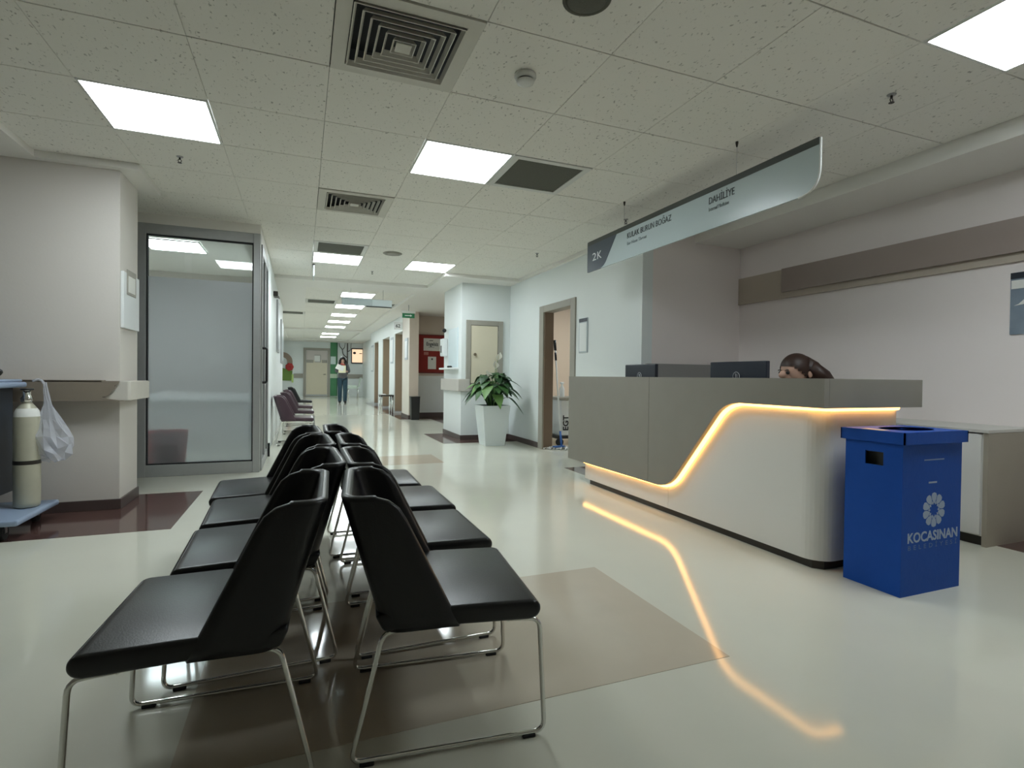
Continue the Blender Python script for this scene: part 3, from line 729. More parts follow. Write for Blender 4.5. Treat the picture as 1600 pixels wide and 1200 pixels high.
# wall bands and poster
o = struct('trim_2', B(4.294, 4.316, -3, 4.413, 1.775, 2.05), M('band_beige', (.52, .45, .375), .5, noise=(5, .05)), 'beige horizontal band on the wall behind reception', 'wall band')
part('brown_band', B(4.264, 4.296, -3, 3.842, 1.832, 2.052), M('band_brown', (.36, .295, .265), .35, noise=(4, .05)), o, label='darker brown band on top')
t = thing('poster', 'blue-grey poster on the wall at the right picture edge', 'poster', (4.31, 1.9, 1.3))
part('sheet', B(4.305, 4.3135, 1.77, 2.075, 1.305, 1.705), M('poster_blue', (.20, .25, .31), .35, noise=(9, .35)), t)
part('header', B(4.303, 4.3055, 1.77, 2.075, 1.665, 1.705), NAVY, t); part('title_strip', B(4.303, 4.3055, 1.77, 2.07, 1.60, 1.655), PAPER, t)
part('figure_print', prism(NB(), [(2.055, 1.49), (2.03, 1.50), (2.0, 1.53), (1.96, 1.59), (1.975, 1.535), (1.98, 1.50)], 'x', 4.303, 4.3055), PAPER, t)

# ------------------------------------------------------------------ blue recycling bin
t = thing('recycling_bin', 'blue cardboard recycling bin with printed emblem beside the desk', 'recycling bin', (2.76, 1.75, 0))
bm = NB()
def frustum(bm, b, tp, z0, z1, wall=.006):
    A = [bm.verts.new((x, y, z0)) for x, y in ((b[0], b[2]), (b[1], b[2]), (b[1], b[3]), (b[0], b[3]))]
    C = [bm.verts.new((x, y, z1)) for x, y in ((tp[0], tp[2]), (tp[1], tp[2]), (tp[1], tp[3]), (tp[0], tp[3]))]
    for i in range(4): bm.faces.new((A[i], A[(i + 1) % 4], C[(i + 1) % 4], C[i]))
    bm.faces.new(A[::-1]); return A, C
YB = 1.612
# left side panel with a hand hole, so each side is built on its own
part('front_panel', B(2.556, 2.980, YB, YB + .006, 0, .735), BLUE, t)
part('rear_panel', B(2.556, 2.980, 1.882, 1.888, 0, .735), BLUE, t)
part('side_panel', B(2.974, 2.980, YB + .006, 1.882, 0, .735), BLUE, t)
bm = NB(); hx = (2.550, 2.556)
box(bm, *hx, YB, 1.888, 0, .592); box(bm, *hx, YB, 1.888, .655, .735); box(bm, *hx, YB, 1.700, .592, .655); box(bm, *hx, 1.788, 1.888, .592, .655)
part('side_panel', bm, BLUE, t, label='blue side with a rectangular hand hole')
part('base', B(2.556, 2.974, YB + .006, 1.882, 0.0, .006), BLUE, t)
part('liner', B(2.60, 2.606, YB + .02, 1.87, .3, .70), M('bin_liner', (.10, .10, .09), .5), t, label='dark liner inside the hand hole')
LX0, LX1, LY0, LY1 = 2.536, 2.998, 1.596, 1.906
lid = NB()
for a in ((LX0, LX0 + .006, LY0, LY1), (LX1 - .006, LX1, LY0, LY1), (LX0, LX1, LY0, LY0 + .006), (LX0, LX1, LY1 - .006, LY1)): box(lid, *a, .702, .757)
# top with oval hole
n = 32; cx, cy = (LX0 + LX1) / 2 + .02, (LY0 + LY1) / 2
def sqpt(a):
    c, s = math.cos(a), math.sin(a); k = 1 / max(abs(c), abs(s)); return (cx - .02 + c * k * (LX1 - LX0) / 2, cy + s * k * (LY1 - LY0) / 2)
for zz in (.752, .757):
    O = [lid.verts.new((*sqpt(2 * PI * k / n + PI / n), zz)) for k in range(n)]
    I = [lid.verts.new((cx + .145 * math.cos(2 * PI * k / n + PI / n), cy + .095 * math.sin(2 * PI * k / n + PI / n), zz)) for k in range(n)]
    for k in range(n): lid.faces.new((O[k], O[(k + 1) % n], I[(k + 1) % n], I[k]))
part('lid', lid, BLUE, t)
part('taped_flap', B(LX0 + .002, LX0 + .05, 1.70, 1.80, .757, .7595), M('tape_tan', (.62, .50, .44), .4), t)
fy = YB - .0006
bm = NB()
for k in range(10):
    a0 = 2 * PI * (k + .5) / 10; c = Vector((2.778, .388)); d = Vector((math.cos(a0), math.sin(a0))); q = Vector((-d.y, d.x))
    poly = [c + d * .030, c + d * .048 + q * .014, c + d * .066 + q * .019, c + d * .078 + q * .014, c + d * .082, c + d * .078 - q * .014, c + d * .066 - q * .019, c + d * .048 - q * .014]
    prism(bm, [(v.x, v.y) for v in poly], 'y', fy, YB + .001)
    poly = [c + d * .016, c + d * .026 + q * .005, c + d * .031, c + d * .026 - q * .005]
    a1 = 2 * PI * k / 10; d = Vector((math.cos(a1), math.sin(a1))); q = Vector((-d.y, d.x)); 
    poly = [c + d * .024, c + d * .033 + q * .006, c + d * .044, c + d * .033 - q * .006]
    prism(bm, [(v.x, v.y) for v in poly], 'y', fy, YB + .001)
part('emblem', bm, BLUEPRINT, t, label='pale flower emblem of ten petals')
part('lettering', text_bm('KOCASINAN', .064, (2.594, YB, .246), (1, 0, 0), (0, 0, 1), width=.364, bold=True), BLUEPRINT, t)
part('lettering', text_bm('BELEDİYESİ', .03, (2.598, YB, .212), (1, 0, 0), (0, 0, 1), width=.355, spacing=1.8), M('dim_blue_print', (.10, .18, .38), .6), t)
part('printed_line', B(2.70, 2.845, YB - .0008, YB + .001, .622, .628), M('dim_blue_print2', (.20, .28, .48), .6), t)
part('printed_line', B(2.735, 2.795, YB - .0008, YB + .001, .514, .522), BLUEPRINT, t)

# ------------------------------------------------------------------ hanging 2K sign
t = thing('hanging_sign', 'long pale blue hanging direction sign marked 2K over the desk', 'sign', (2.52, 3.26, 2.0))
XS0, XS1 = 2.514, 2.526
ZT, ZB_ = 2.262, 1.985
body = [(4.48, ZT), (4.48, ZB_)] + [(v.y, v.z) for v in fillet([Vector((0, 4.0, ZB_)), Vector((0, 2.04, ZB_)), Vector((0, 2.04, ZT))], .13, 8)[1:-1]] + [(2.04, ZT)]
part('panel', prism(NB(), body, 'x', XS0, XS1), SIGNBLUE, t)
part('top_rail', B(XS0 - .003, XS1 + .003, 2.043, 4.47, ZT - .034, ZT + .004), SIGNDARK, t, label='dark rail along the top edge')
edgep = [(v.y, v.z) for v in fillet([Vector((0, 2.30, ZB_)), Vector((0, 2.04, ZB_)), Vector((0, 2.04, ZT))], .13, 8)]
part('edge_trim', tube(NB(), [(2.52, y - .002 if i else y, z) for i, (y, z) in enumerate(edgep[1:])], .0068, 6), FRAMEW, t)
navy = [(4.481, ZT + .001), (4.481, ZB_ - .001)] + [(v.y, v.z) for v in fillet([Vector((0, 4.4, ZB_ - .001)), Vector((0, 4.19, ZB_ - .001)), Vector((0, 3.95, ZT + .001))], .07, 5)[1:]]
part('navy_end', prism(NB(), navy, 'x', XS0 - .002, XS1 + .002), SIGNNAVY, t, label='dark navy end block')
XD, YD = (0, -1, 0), (0, 0, 1)
def stext(s, y, z, size, m, width): part('lettering', text_bm(s, size, (XS0 - .0022, y, z), XD, YD, width=width), m, t)
stext('2', 4.385, 2.075, .10, M('sign_white', (.72, .75, .77), .5), .068); stext('K', 4.297, 2.075, .10, MATS['sign_white'], .075)
stext('KULAK BURUN BOĞAZ', 3.815, 2.150, .065, INK, .57)
stext('Ear Nose Throat', 3.815, 2.095, .038, INKG, .27)
stext('DAHİLİYE', 2.855, 2.150, .065, INK, .225)
stext('Internal Medicine', 2.855, 2.103, .036, INKG, .18)
for y in (3.876, 2.624):
    hk = part('ceiling_hook', lathe(NB(), [(.009, CE), (.009, CE - .010), (.005, CE - .03), (.003, CE - .034)], 2.52, y, 10), DARKMETAL, t)
    part('wire', tube(NB(), [(2.52, y, ZT), (2.52, y, CE - .03)], .0012, 5), STEEL, hk)

# ------------------------------------------------------------------ open doorway, store things
d = thing('door_3', 'greige door frame of the open store room', 'door frame', (3.09, 6.28, 0), kind='structure')
for a in ((3.072, 3.225, 6.68, 6.815, 0, 1.965), (3.072, 3.225, 5.765, 5.89, 0, 1.965), (3.072, 3.225, 5.89, 6.68, 1.875, 1.965)):
    part('jamb', B(*a, bev=.004, seg=1), FRAMEG, d)
part('lining', B(3.09, 3.222, 6.66, 6.682, 0, 1.875), M('leaf_brown', (.20, .14, .095), .5, noise=(6, .06)), d, label='dark brown inner lining of the far jamb')
t = thing('wall_plaque', 'slim white room plaque with dark top beside the open doorway', 'plaque', (3.085, 5.57, 1.28))
part('plate', B(3.078, 3.09, 5.468, 5.675, 1.28, 1.69, bev=.004, seg=1), M('plaque_grey', (.44, .49, .52), .35), t)
part('header', B(3.076, 3.079, 5.475, 5.668, 1.645, 1.685), NAVY, t); part('card', B(3.076, 3.079, 5.49, 5.655, 1.30, 1.635), WHITEP, t)
t = thing('cleaning_cart', 'white cleaning cart with vertical lettering inside the store doorway', 'cart', (3.75, 7.2, 0))
part('body', B(3.50, 4.05, 6.95, 7.45, .14, .66, bev=.01), WHITEP, t)
part('tray', B(3.45, 4.12, 6.92, 7.48, .66, .70, bev=.008), FRAMEG, t)
part('chassis', B(3.44, 4.12, 6.93, 7.47, .10, .14), DARKMETAL, t)
for x, y in ((3.47, 6.93), (4.05, 6.93), (3.47, 7.45), (4.05, 7.45)): part('wheel', tube(NB(), [(x, y - .018, .055), (x, y + .018, .055)], .055, 18), RUBBER, t)
part('push_bar', tube(NB(), fillet([(4.02, 6.98, .70), (4.02, 6.98, 1.08), (4.02, 7.42, 1.08), (4.02, 7.42, .70)], .04), .014, 8), BLACK, t)
part('lettering', text_bm('EGT', .12, (3.615, 6.945, .22), (0, 0, 1), (-1, 0, 0), width=.22, bold=True), BLACK, t)
t = thing('spray_bottle', 'white spray bottle standing on the cleaning cart', 'bottle', (3.56, 7.05, .70))
part('bottle', lathe(NB(), [(.035, .70), (.037, .71), (.037, .82), (.015, .87), (.013, .89)], 3.56, 7.05, 16), WHITEP, t)
part('trigger', B(3.535, 3.585, 7.035, 7.065, .888, .92, bev=.006), WHITEP, t)
t = thing('mop', 'floor mop with white handle leaning in the store doorway', 'mop', (3.28, 6.6, 0))
part('handle', tube(NB(), [(3.33, 6.60, .06), (3.245, 6.655, 1.42)], .011, 8), WHITEP, t)
part('grip', tube(NB(), [(3.247, 6.653, 1.36), (3.240, 6.66, 1.50)], .02, 8), BLACK, t)
part('grip', tube(NB(), [(3.256, 6.648, 1.22), (3.250, 6.652, 1.33)], .016, 8), NAVY, t)
part('socket', tube(NB(), [(3.335, 6.597, .045), (3.318, 6.608, .25)], .016, 8), MOPB, t, label='blue socket above the mop head')
bm = NB(); rnd = random.Random(5)
for k in range(60):
    a = rnd.uniform(-.26, .26); s = rnd.choice((-1, 1)); L = rnd.uniform(.06, .11)
    bx, by = 3.30 + a * .62, 6.60 - a * .5
    tube(bm, [(bx, by, .035), (bx + s * L * .35, by + s * L * .5, .022), (bx + s * L * .6 + rnd.uniform(-.02, .02), by + s * L * .85, .009)], .008, 5)
part('fringe', bm, MOPW, t, kind='stuff')
part('mop_plate', B(3.22, 3.38, 6.56, 6.64, .03, .048), MOPB, t)
t = thing('broom', 'dark broom standing behind the right jamb of the doorway', 'broom', (3.42, 6.15, 0))
part('handle', tube(NB(), [(3.42, 6.10, .10), (3.44, 6.12, 1.18)], .011, 8), BLACK, t)
part('brush', B(3.36, 3.48, 6.0, 6.2, .0, .10, bev=.01), DARKMETAL, t)
part('grip', tube(NB(), [(3.437, 6.118, .95), (3.441, 6.121, 1.19)], .03, 8), M('grip_olive', (.16, .14, .09), .6), t)

# ------------------------------------------------------------------ column fittings
h = thing('door_4', 'cream service hatch with greige frame on the column', 'hatch', (2.66, 7.98, .8), kind='structure')
for a in ((2.36, 2.435, .80, 1.86), (2.885, 2.965, .80, 1.86), (2.435, 2.885, 1.785, 1.86), (2.435, 2.885, .80, .875)):
    part('frame_member', B(a[0], a[1], 7.955, 7.985, a[2], a[3], bev=.003, seg=1), FRAMEG, h)
part('gap', B(2.435, 2.885, 7.972, 7.985, .875, 1.785), DARKMETAL, h)
lf = part('leaf', B(2.441, 2.876, 7.960, 7.974, .882, 1.778, bev=.002, seg=1), DOORC, h)
part('lock_knob', tube(NB(), [(2.50, 7.96, 1.33), (2.50, 7.935, 1.33)], .022, 14), M('bronze', (.25, .21, .15), .3, .8), lf)
for z in (1.02, 1.62): part('hinge', tube(NB(), [(2.882, 7.958, z), (2.882, 7.958, z + .09)], .010, 8), FRAMEG, lf)
t = thing('column_bumper', 'greige bumper rail wrapping the corner of the white column', 'bumper rail', (2.3, 8.3, .75))
part('rail', prism(NB(), [(2.235, 7.945), (2.42, 7.945), (2.42, 7.98), (2.29, 7.98), (2.29, 9.06), (2.235, 9.06)], 'z', .755, .945, bev=.006), M('bumper_greige', (.52, .49, .45), .5), t)
t = thing('sanitiser_station', 'white dispenser board with a small shelf on the column side', 'dispenser', (2.28, 8.5, 1.1))
part('backboard', B(2.275, 2.29, 8.16, 8.72, 1.13, 1.76, bev=.003, seg=1), M('board_bluewhite', (.66, .76, .80), .35), t)
part('shelf', B(2.19, 2.29, 8.12, 9.02, 1.095, 1.125, bev=.004, seg=1), WHITEP, t)
bm = NB(); lathe(bm, [(.04, 1.125), (.04, 1.15), (.03, 1.155)], 2.24, 8.5, 16); part('bottle_cap', bm, DARKMETAL, t)
part('dispenser', B(2.195, 2.29, 8.80, 8.98, 1.32, 1.62, bev=.02), WHITEP, t)
part('soap_window', B(2.192, 2.196, 8.86, 8.93, 1.38, 1.5), DARKMETAL, t)
part('hook', ball(NB(), (2.25, 8.9, 1.76), .035), BLACK, t)
# planter
t = thing('potted_plant', 'peace lily in a tall white tapered pot by the column', 'potted plant', (2.58, 7.30, 0))
bm = NB(); px, py = 2.575, 7.33
def ring4(hw, z): return [bm.verts.new((px + sx * hw, py + sy * hw, z)) for sx, sy in ((-1, -1), (1, -1), (1, 1), (-1, 1))]
R_ = [ring4(.145, 0), ring4(.205, .575), ring4(.19, .575), ring4(.185, .54)]
for a, b in zip(R_, R_[1:]):
    for k in range(4): bm.faces.new((a[k], a[(k + 1) % 4], b[(k + 1) % 4], b[k]))
bm.faces.new(R_[0][::-1])
part('pot', bm, POTW, t)
part('soil', B(px - .187, px + .187, py - .187, py + .187, .50, .545), SOIL, t)
rnd = random.Random(11)
def leaf(base, tip_dir, length, rise, droop, width, m, name='leaf'):
    bm = NB(); base = Vector(base); d = Vector((tip_dir[0], tip_dir[1], 0)).normalized(); side = Vector((-d.y, d.x, 0))
    def P(s):    # spine
        out = length * (s ** 1.25); up = rise * (1 - (1 - min(1, s / .62)) ** 1.6) - (droop * max(0, s - .55) ** 1.6 / .28)
        return base + d * out + Vector((0, 0, up))
    tube(bm, [P(.5 * k / 5) for k in range(6)], [.0065, .006, .0055, .005, .0045, .004], 5)
    prof = [.02, .45, .82, 1, .95, .72, .38, .03]; rows = []
    for k, wv in enumerate(prof):
        s = .40 + .60 * k / 7; c = P(s); hw = width * wv / 2
        rows.append([bm.verts.new(c + side * hw * q + Vector((0, 0, abs(q) * hw * .15))) for q in (-1, -.5, 0, .5, 1)])
    for a, b in zip(rows, rows[1:]):
        for k in range(4): bm.faces.new((a[k], a[k + 1], b[k + 1], b[k]))
    return part(name, bm, m, t, smooth=True)
for k in range(52):
    a = 2 * PI * (k * .381966) + rnd.uniform(-.2, .2)
    q = k / 52
    L = .15 + .27 * (1 - q) * rnd.uniform(.8, 1.1); rise = .23 + .28 * q + rnd.uniform(-.05, .05)
    dr = (.06 + .12 * (1 - q)) * rnd.uniform(.5, 1.3)
    leaf((px + .06 * math.cos(a), py + .06 * math.sin(a), .54), (math.cos(a), math.sin(a)), L, rise, dr, rnd.uniform(.12, .18), [LEAFM, LEAFD, LEAFL, LEAFD, LEAFD][k % 5])
leaf((px, py, .54), (.75, -.9), .52, .16, .25, .07, LEAFD); leaf((px, py, .54), (-.95, -.25), .46, .26, .22, .15, LEAFD); leaf((px, py, .54), (.9, -.45), .44, .40, .12, .15, LEAFD)
leaf((px, py, .54), (-.8, -.6), .42, .30, .2, .15, LEAFM); leaf((px, py, .54), (.6, -.8), .34, .36, .2, .14, LEAFD)
def flower(dx, dy, z, tilt):
    base = Vector((px, py, .54)); top = Vector((px + dx, py + dy, z))
    st = part('flower_stem', tube(NB(), [base, base.lerp(top, .5) + Vector((0, 0, .03)), top], .004, 6), STEMG, t)
    bm = NB(); rows = []
    for k, wv in enumerate((.05, .7, 1, .85, .45, .04)):
        s = k / 5; c = top + Vector((tilt * .10 * s * s, -.02 * s, .12 * s - .02))
        rows.append([bm.verts.new(c + Vector((q * .045 * wv, abs(q) * -.03 * wv, 0))) for q in (-1, -.5, 0, .5, 1)])
    for a, b in zip(rows, rows[1:]):
        for k in range(4): bm.faces.new((a[k], a[k + 1], b[k + 1], b[k]))
    part('flower', bm, PETAL, t, smooth=True, label='white lily flower')
    part('spadix', tube(NB(), [top, top + Vector((0, -.012, .06))], .008, 8), M('spadix_cream', (.7, .65, .4), .6), st)
flower(.05, -.08, 1.24, .3); flower(.01, -.10, 1.12, -.2); flower(-.10, -.16, .98, -.6)

# ------------------------------------------------------------------ notice board and far right things
t = thing('notice_board', 'red felt notice board with papers on the tan wall', 'notice board', (2.92, 12.8, 1.06))
part('felt', B(2.56, 3.30, 12.77, 12.80, 1.065, 1.965), RED, t)
bm = NB()
for a in ((2.55, 3.31, 1.05, 1.075), (2.55, 3.31, 1.955, 1.98), (2.55, 2.57, 1.05, 1.98), (3.29, 3.31, 1.05, 1.98)): box(bm, a[0], a[1], 12.76, 12.80, a[2], a[3])
part('frame', bm, M('frame_red', (.16, .02, .015), .5), t)
part('notice', B(2.72, 3.15, 12.766, 12.769, 1.59, 1.89), PAPER, t); part('notice', B(2.83, 3.03, 12.766, 12.769, 1.15, 1.45), PAPER, t)
part('notice', B(2.73, 2.84, 12.766, 12.769, 1.49, 1.56), M('paper_red', (.5, .2, .17), .7), t)
part('lettering', text_bm('Engelsiz', .12, (2.79, 12.7655, 1.715), (1, 0, 0), (0, 0, 1), width=.29, bold=True), INK, t)
part('printed_mark', B(2.86, 2.95, 12.763, 12.7662, 1.83, 1.845), INK, t); part('printed_mark', B(2.91, 2.95, 12.763, 12.7662, 1.37, 1.41), INK, t); part('printed_mark', B(2.84, 2.98, 12.763, 12.7662, 1.67, 1.68), INKG, t)
t = thing('trash_bin', 'tall black square trash bin beside the tan pier', 'bin', (2.36, 11.95, 0))
part('body', prism(NB(), [(2.275, 0.0), (2.445, 0.0), (2.46, .50), (2.26, .50)], 'y', 11.86, 12.04), BLACK, t)
part('rim', B(2.255, 2.465, 11.85, 12.05, .50, .52, bev=.004, seg=1), BLACK, t)
t = thing('side_table', 'small low table with steel legs in the corridor', 'table', (2.08, 14.3, 0))
part('top', B(1.90, 2.24, 14.1, 14.5, .44, .475, bev=.005, seg=1), DARKMETAL, t)
for x, y in ((1.93, 14.13), (2.21, 14.13), (1.93, 14.47), (2.21, 14.47)): part('leg', tube(NB(), [(x, y, 0), (x, y, .44)], .018, 8), CHROME, t)
part('cloth', B(1.93, 2.05, 14.15, 14.4, .475, .495, bev=.004, seg=1), PAPER, t)
for (y0, y1, z0, z1, n) in ((12.25, 12.6, 1.35, 1.85, 'slim room plaque on the nearest corridor pier'), (14.3, 14.75, 1.3, 2.0, 'tall room plaque on the second corridor pier'), (18.5, 19.1, 1.1, 2.0, 'tall room plaque on the farthest corridor pier')):
    t = thing('wall_plaque', n, 'plaque', (2.24, (y0 + y1) / 2, z0))
    part('plate', B(2.236, 2.25, y0, y1, z0, z1, bev=.003, seg=1), M('plaque_grey', (.44, .49, .52), .35), t); part('card', B(2.233, 2.237, y0 + .04, y1 - .04, z0 + .05, z1 - .07), WHITEP, t)
t = thing('room_number_sign', 'small white projecting room number sign over the first corridor door', 'sign', (2.15, 13.0, 2.1))
part('plate', B(2.05, 2.25, 13.0, 13.015, 2.09, 2.27, bev=.003, seg=1), WHITEP, t); part('lettering', text_bm('62', .11, (2.09, 12.999, 2.14), (1, 0, 0), (0, 0, 1), bold=True), INK, t)
t = thing('exit_sign', 'green emergency exit sign hanging from the ceiling', 'exit sign', (2.03, 11.0, 2.17))
part('housing', B(1.885, 2.165, 10.98, 11.02, 2.26, 2.31, bev=.004, seg=1), FRAMEW, t)
part('panel', B(1.90, 2.15, 10.993, 11.007, 2.165, 2.262), EXITG, t)
bm = NB(); tube(bm, [(2.03, 11.0, 2.30), (2.03, 11.0, SO)], .008, 8); part('stem', bm, STEEL, t)
part('pictogram', prism(NB(), [(1.95, 2.205), (2.06, 2.205), (2.06, 2.19), (2.10, 2.2135), (2.06, 2.237), (2.06, 2.222), (1.95, 2.222)], 'y', 10.990, 10.994), WHITEP, t)
t = thing('hanging_sign', 'pale blue hanging sign across the corridor, partly covering a light', 'sign', (1.015, 9.3, 2.15))
part('panel', B(.607, 1.424, 9.29, 9.31, 2.150, 2.265, bev=.003, seg=1), SIGNBLUE, t)
part('end_panel', B(1.10, 1.426, 9.286, 9.29, 2.152, 2.263), M('sign_pale', (.60, .68, .70), .3), t)
part('bottom_rail', B(1.0, 1.424, 9.285, 9.315, 2.135, 2.15), SIGNDARK, t)
for x in (.75, 1.28): part('wire', tube(NB(), [(x, 9.3, 2.26), (x, 9.3, CE)], .0025, 5), STEEL, t)
t = thing('hanging_sign', 'small pale sign hung edge-on beside the far left light', 'sign', (.14, 7.7, 2.3))
part('panel', prism(NB(), [(7.60, 2.30), (8.0, 2.30), (8.0, 2.43), (7.60, 2.44)], 'x', .135, .147), SIGNBLUE, t)
part('bracket', B(.125, .157, 7.7, 7.72, 2.43, CE), DARKMETAL, t)

# ------------------------------------------------------------------ corridor left wall things
for (y0, y1, z0, z1, n) in ((9.5, 10.2, 1.35, 2.2, 'framed board nearest on the left corridor wall'), (11.3, 12.3, 1.2, 2.05, 'framed board farther on the left corridor wall')):
    t = thing('wall_board', n, 'board', (-.38, (y0 + y1) / 2, z0))
    part('frame', B(-.39, -.365, y0, y1, z0, z1, bev=.004, seg=1), ALU, t); part('sheet', B(-.366, -.362, y0 + .05, y1 - .05, z0 + .05, z1 - .05), M('board_sheet', (.40, .46, .48), .3), t)
t = thing('door_closer', 'small dark door closer on the left corridor wall', 'door closer', (-.36, 8.7, 2.15))
part('body', B(-.39, -.33, 8.5, 8.75, 2.12, 2.19, bev=.005, seg=1), DARKMETAL, t); part('arm', tube(NB(), [(-.34, 8.75, 2.16), (-.33, 9.0, 2.15)], .01, 6), DARKMETAL, t)

# ------------------------------------------------------------------ end wall
EY = 25.4
d = thing('door_2', 'cream door with greige frame at the end of the corridor', 'door', (.62, EY, 0), kind='structure')
for a in ((.06, .17, 0, 2.16), (1.07, 1.18, 0, 2.16), (.17, 1.07, 2.05, 2.16)): part('frame_member', B(a[0], a[1], EY - .05, EY, a[2], a[3]), FRAMEG, d)
lf = part('leaf', B(.18, 1.06, EY - .04, EY - .005, .01, 2.04), DOORC, d)
part('upper_panel', B(.18, 1.06, EY - .042, EY - .04, 1.62, 2.04), M('door_mauve', (.58, .53, .50), .5), lf)
part('band', B(.18, .48, EY - .046, EY - .04, 1.50, 1.63), FRAMEG, lf); part('band', B(.83, 1.06, EY - .046, EY - .04, 1.50, 1.63), FRAMEG, lf)
part('notice', B(.52, .79, EY - .046, EY - .04, 1.52, 1.86), M('notice_grey', (.42, .40, .37), .6), lf); part('notice_sheet', B(.52, .75, EY - .049, EY - .046, 1.56, 1.82), PAPER, lf)
part('handle', tube(NB(), fillet([(1.0, EY - .04, .99), (1.0, EY - .09, .99), (.90, EY - .09, .99)], .02), .012, 6), DARKMETAL, lf)
part('kick_strip', B(.18, 1.06, EY - .046, EY - .04, .02, .09), ALU, lf)
t = thing('green_wall_stripe', 'tall green painted panel beside the corridor end door', 'wall panel', (1.33, EY, 0))
part('board', B(1.19, 1.48, EY - .03, EY, 0.02, 2.44), GREEN, t); part('green_trim', B(1.46, 1.50, EY - .035, EY, .02, 2.44), M('green_dark', (.03, .11, .055), .5), t)
part('window_print', B(1.20, 1.42, EY - .035, EY - .03, 1.45, 1.80), M('print_mint', (.62, .75, .72), .5), t)
part('rail', B(1.19, 1.48, EY - .06, EY - .03, .83, 1.02), M('rail_mint', (.50, .62, .46), .5), t)
t = thing('tree_mural', 'brown bare tree silhouette mural on the corridor end wall', 'mural', (1.85, EY, 1.0))
bm = NB()
def br(pts, r0, r1):
    f_ = fillet([Vector((p[0], EY - .034, p[1])) for p in pts], .15, 4); n_ = len(f_)
    tube(bm, f_, [r0 + (r1 - r0) * i / (n_ - 1) for i in range(n_)], 6)
br([(1.92, 1.0), (1.92, 2.42)], .030, .022); br([(1.92, 1.75), (1.72, 1.9), (1.70, 2.15), (1.58, 2.25), (1.56, 2.42)], .022, .012)
br([(1.72, 2.13), (1.80, 2.22), (1.82, 2.42)], .014, .010); br([(1.93, 2.03), (2.06, 2.1), (2.08, 2.42)], .018, .010)
part('trunk', bm, DECAL, t)
t = thing('wall_screen', 'dark-framed picture screen with peach image on the corridor end wall', 'screen', (2.35, EY, 1.55))
part('frame', B(2.09, 2.60, EY - .05, EY, 1.50, 2.20, bev=.01), BLACK, t); part('image', B(2.125, 2.58, EY - .054, EY - .05, 1.55, 2.15), SCREENG, t)
bm = NB(); ball(bm, (2.23, EY - .054, 1.98), .07, 1, .05, .8, 10, 8); ball(bm, (2.5, EY - .054, 1.96), .06, 1.2, .05, .3, 10, 8); part('silhouette', bm, BLACK, t)
t = thing('end_bumper', 'greige bumper rail along the corridor end wall', 'bumper rail', (2.0, EY, .8))
part('rail', B(1.52, 2.6, EY - .04, EY, .82, 1.01), FRAMEG, t)
part('rail', B(-.33, .05, EY - .04, EY, .82, 1.01), FRAMEG, t)
t = thing('arch_mural', 'brown arch with red flower and green grass mural at the left corridor end', 'mural', (-.6, EY - .03, .6))
bm = NB()
arc = [(-.22 + .0 + .0, 0)]
def arcpoly(cx, cz, r0, r1, a0, a1, n=14):
    return [(cx + r1 * math.cos(a0 + (a1 - a0) * k / n), cz + r1 * math.sin(a0 + (a1 - a0) * k / n)) for k in range(n + 1)] + [(cx + r0 * math.cos(a1 - (a1 - a0) * k / n), cz + r0 * math.sin(a1 - (a1 - a0) * k / n)) for k in range(n + 1)]
prism(bm, arcpoly(-.80, 1.52, .20, .42, 0, PI / 2), 'y', EY - .024, EY - .003); prism(bm, [(-.60, 1.15), (-.38, 1.15), (-.38, 1.52), (-.60, 1.52)], 'y', EY - .024, EY - .003)
part('arch', bm, ARCHB, t)
bm = NB()
for k in range(7): ball(bm, (-.50 + .09 * math.cos(k * .9), EY - .065, 1.30 + .09 * math.sin(k * .9)), .085, 1, .35, 1, 10, 8)
part('flower', bm, M('mural_red', (.42, .03, .03), .6), t)
part('grass', prism(NB(), [(-1.0, .70), (-.42, .70), (-.38, 1.12), (-.55, 1.16), (-.75, 1.24), (-1.0, 1.27)], 'y', EY - .05, EY - .026), M('mural_green', (.16, .27, .05), .6), t)
part('lime_edge', B(-.41, -.34, EY - .056, EY - .028, .62, .98), M('mural_lime', (.55, .72, .25), .6), t)
t = thing('bench_chair', 'pale mint plastic waiting chair at the corridor end', 'chair', (2.05, 23.9, 0))
prof = fillet([Vector((1.78, 0, .44)), Vector((1.80, 0, .40)), Vector((2.18, 0, .40)), Vector((2.30, 0, .50)), Vector((2.36, 0, .85)), Vector((2.40, 0, .84))], .06, 4)
pp = [(v.x, v.z) for v in prof]; pp2 = [(x - .02, z + .03) for x, z in pp[::-1]]
part('shell', prism(NB(), pp + pp2, 'y', 23.6, 24.1), MINT, t)
part('cushion', B(1.80, 2.20, 23.62, 24.08, .425, .53, bev=.02), MINT, t)
for x, y in ((1.85, 23.65), (2.25, 23.65), (1.85, 24.05), (2.25, 24.05)): part('leg', tube(NB(), [(x, y, 0), (x, y, .41)], .015, 8), CHROME, t)

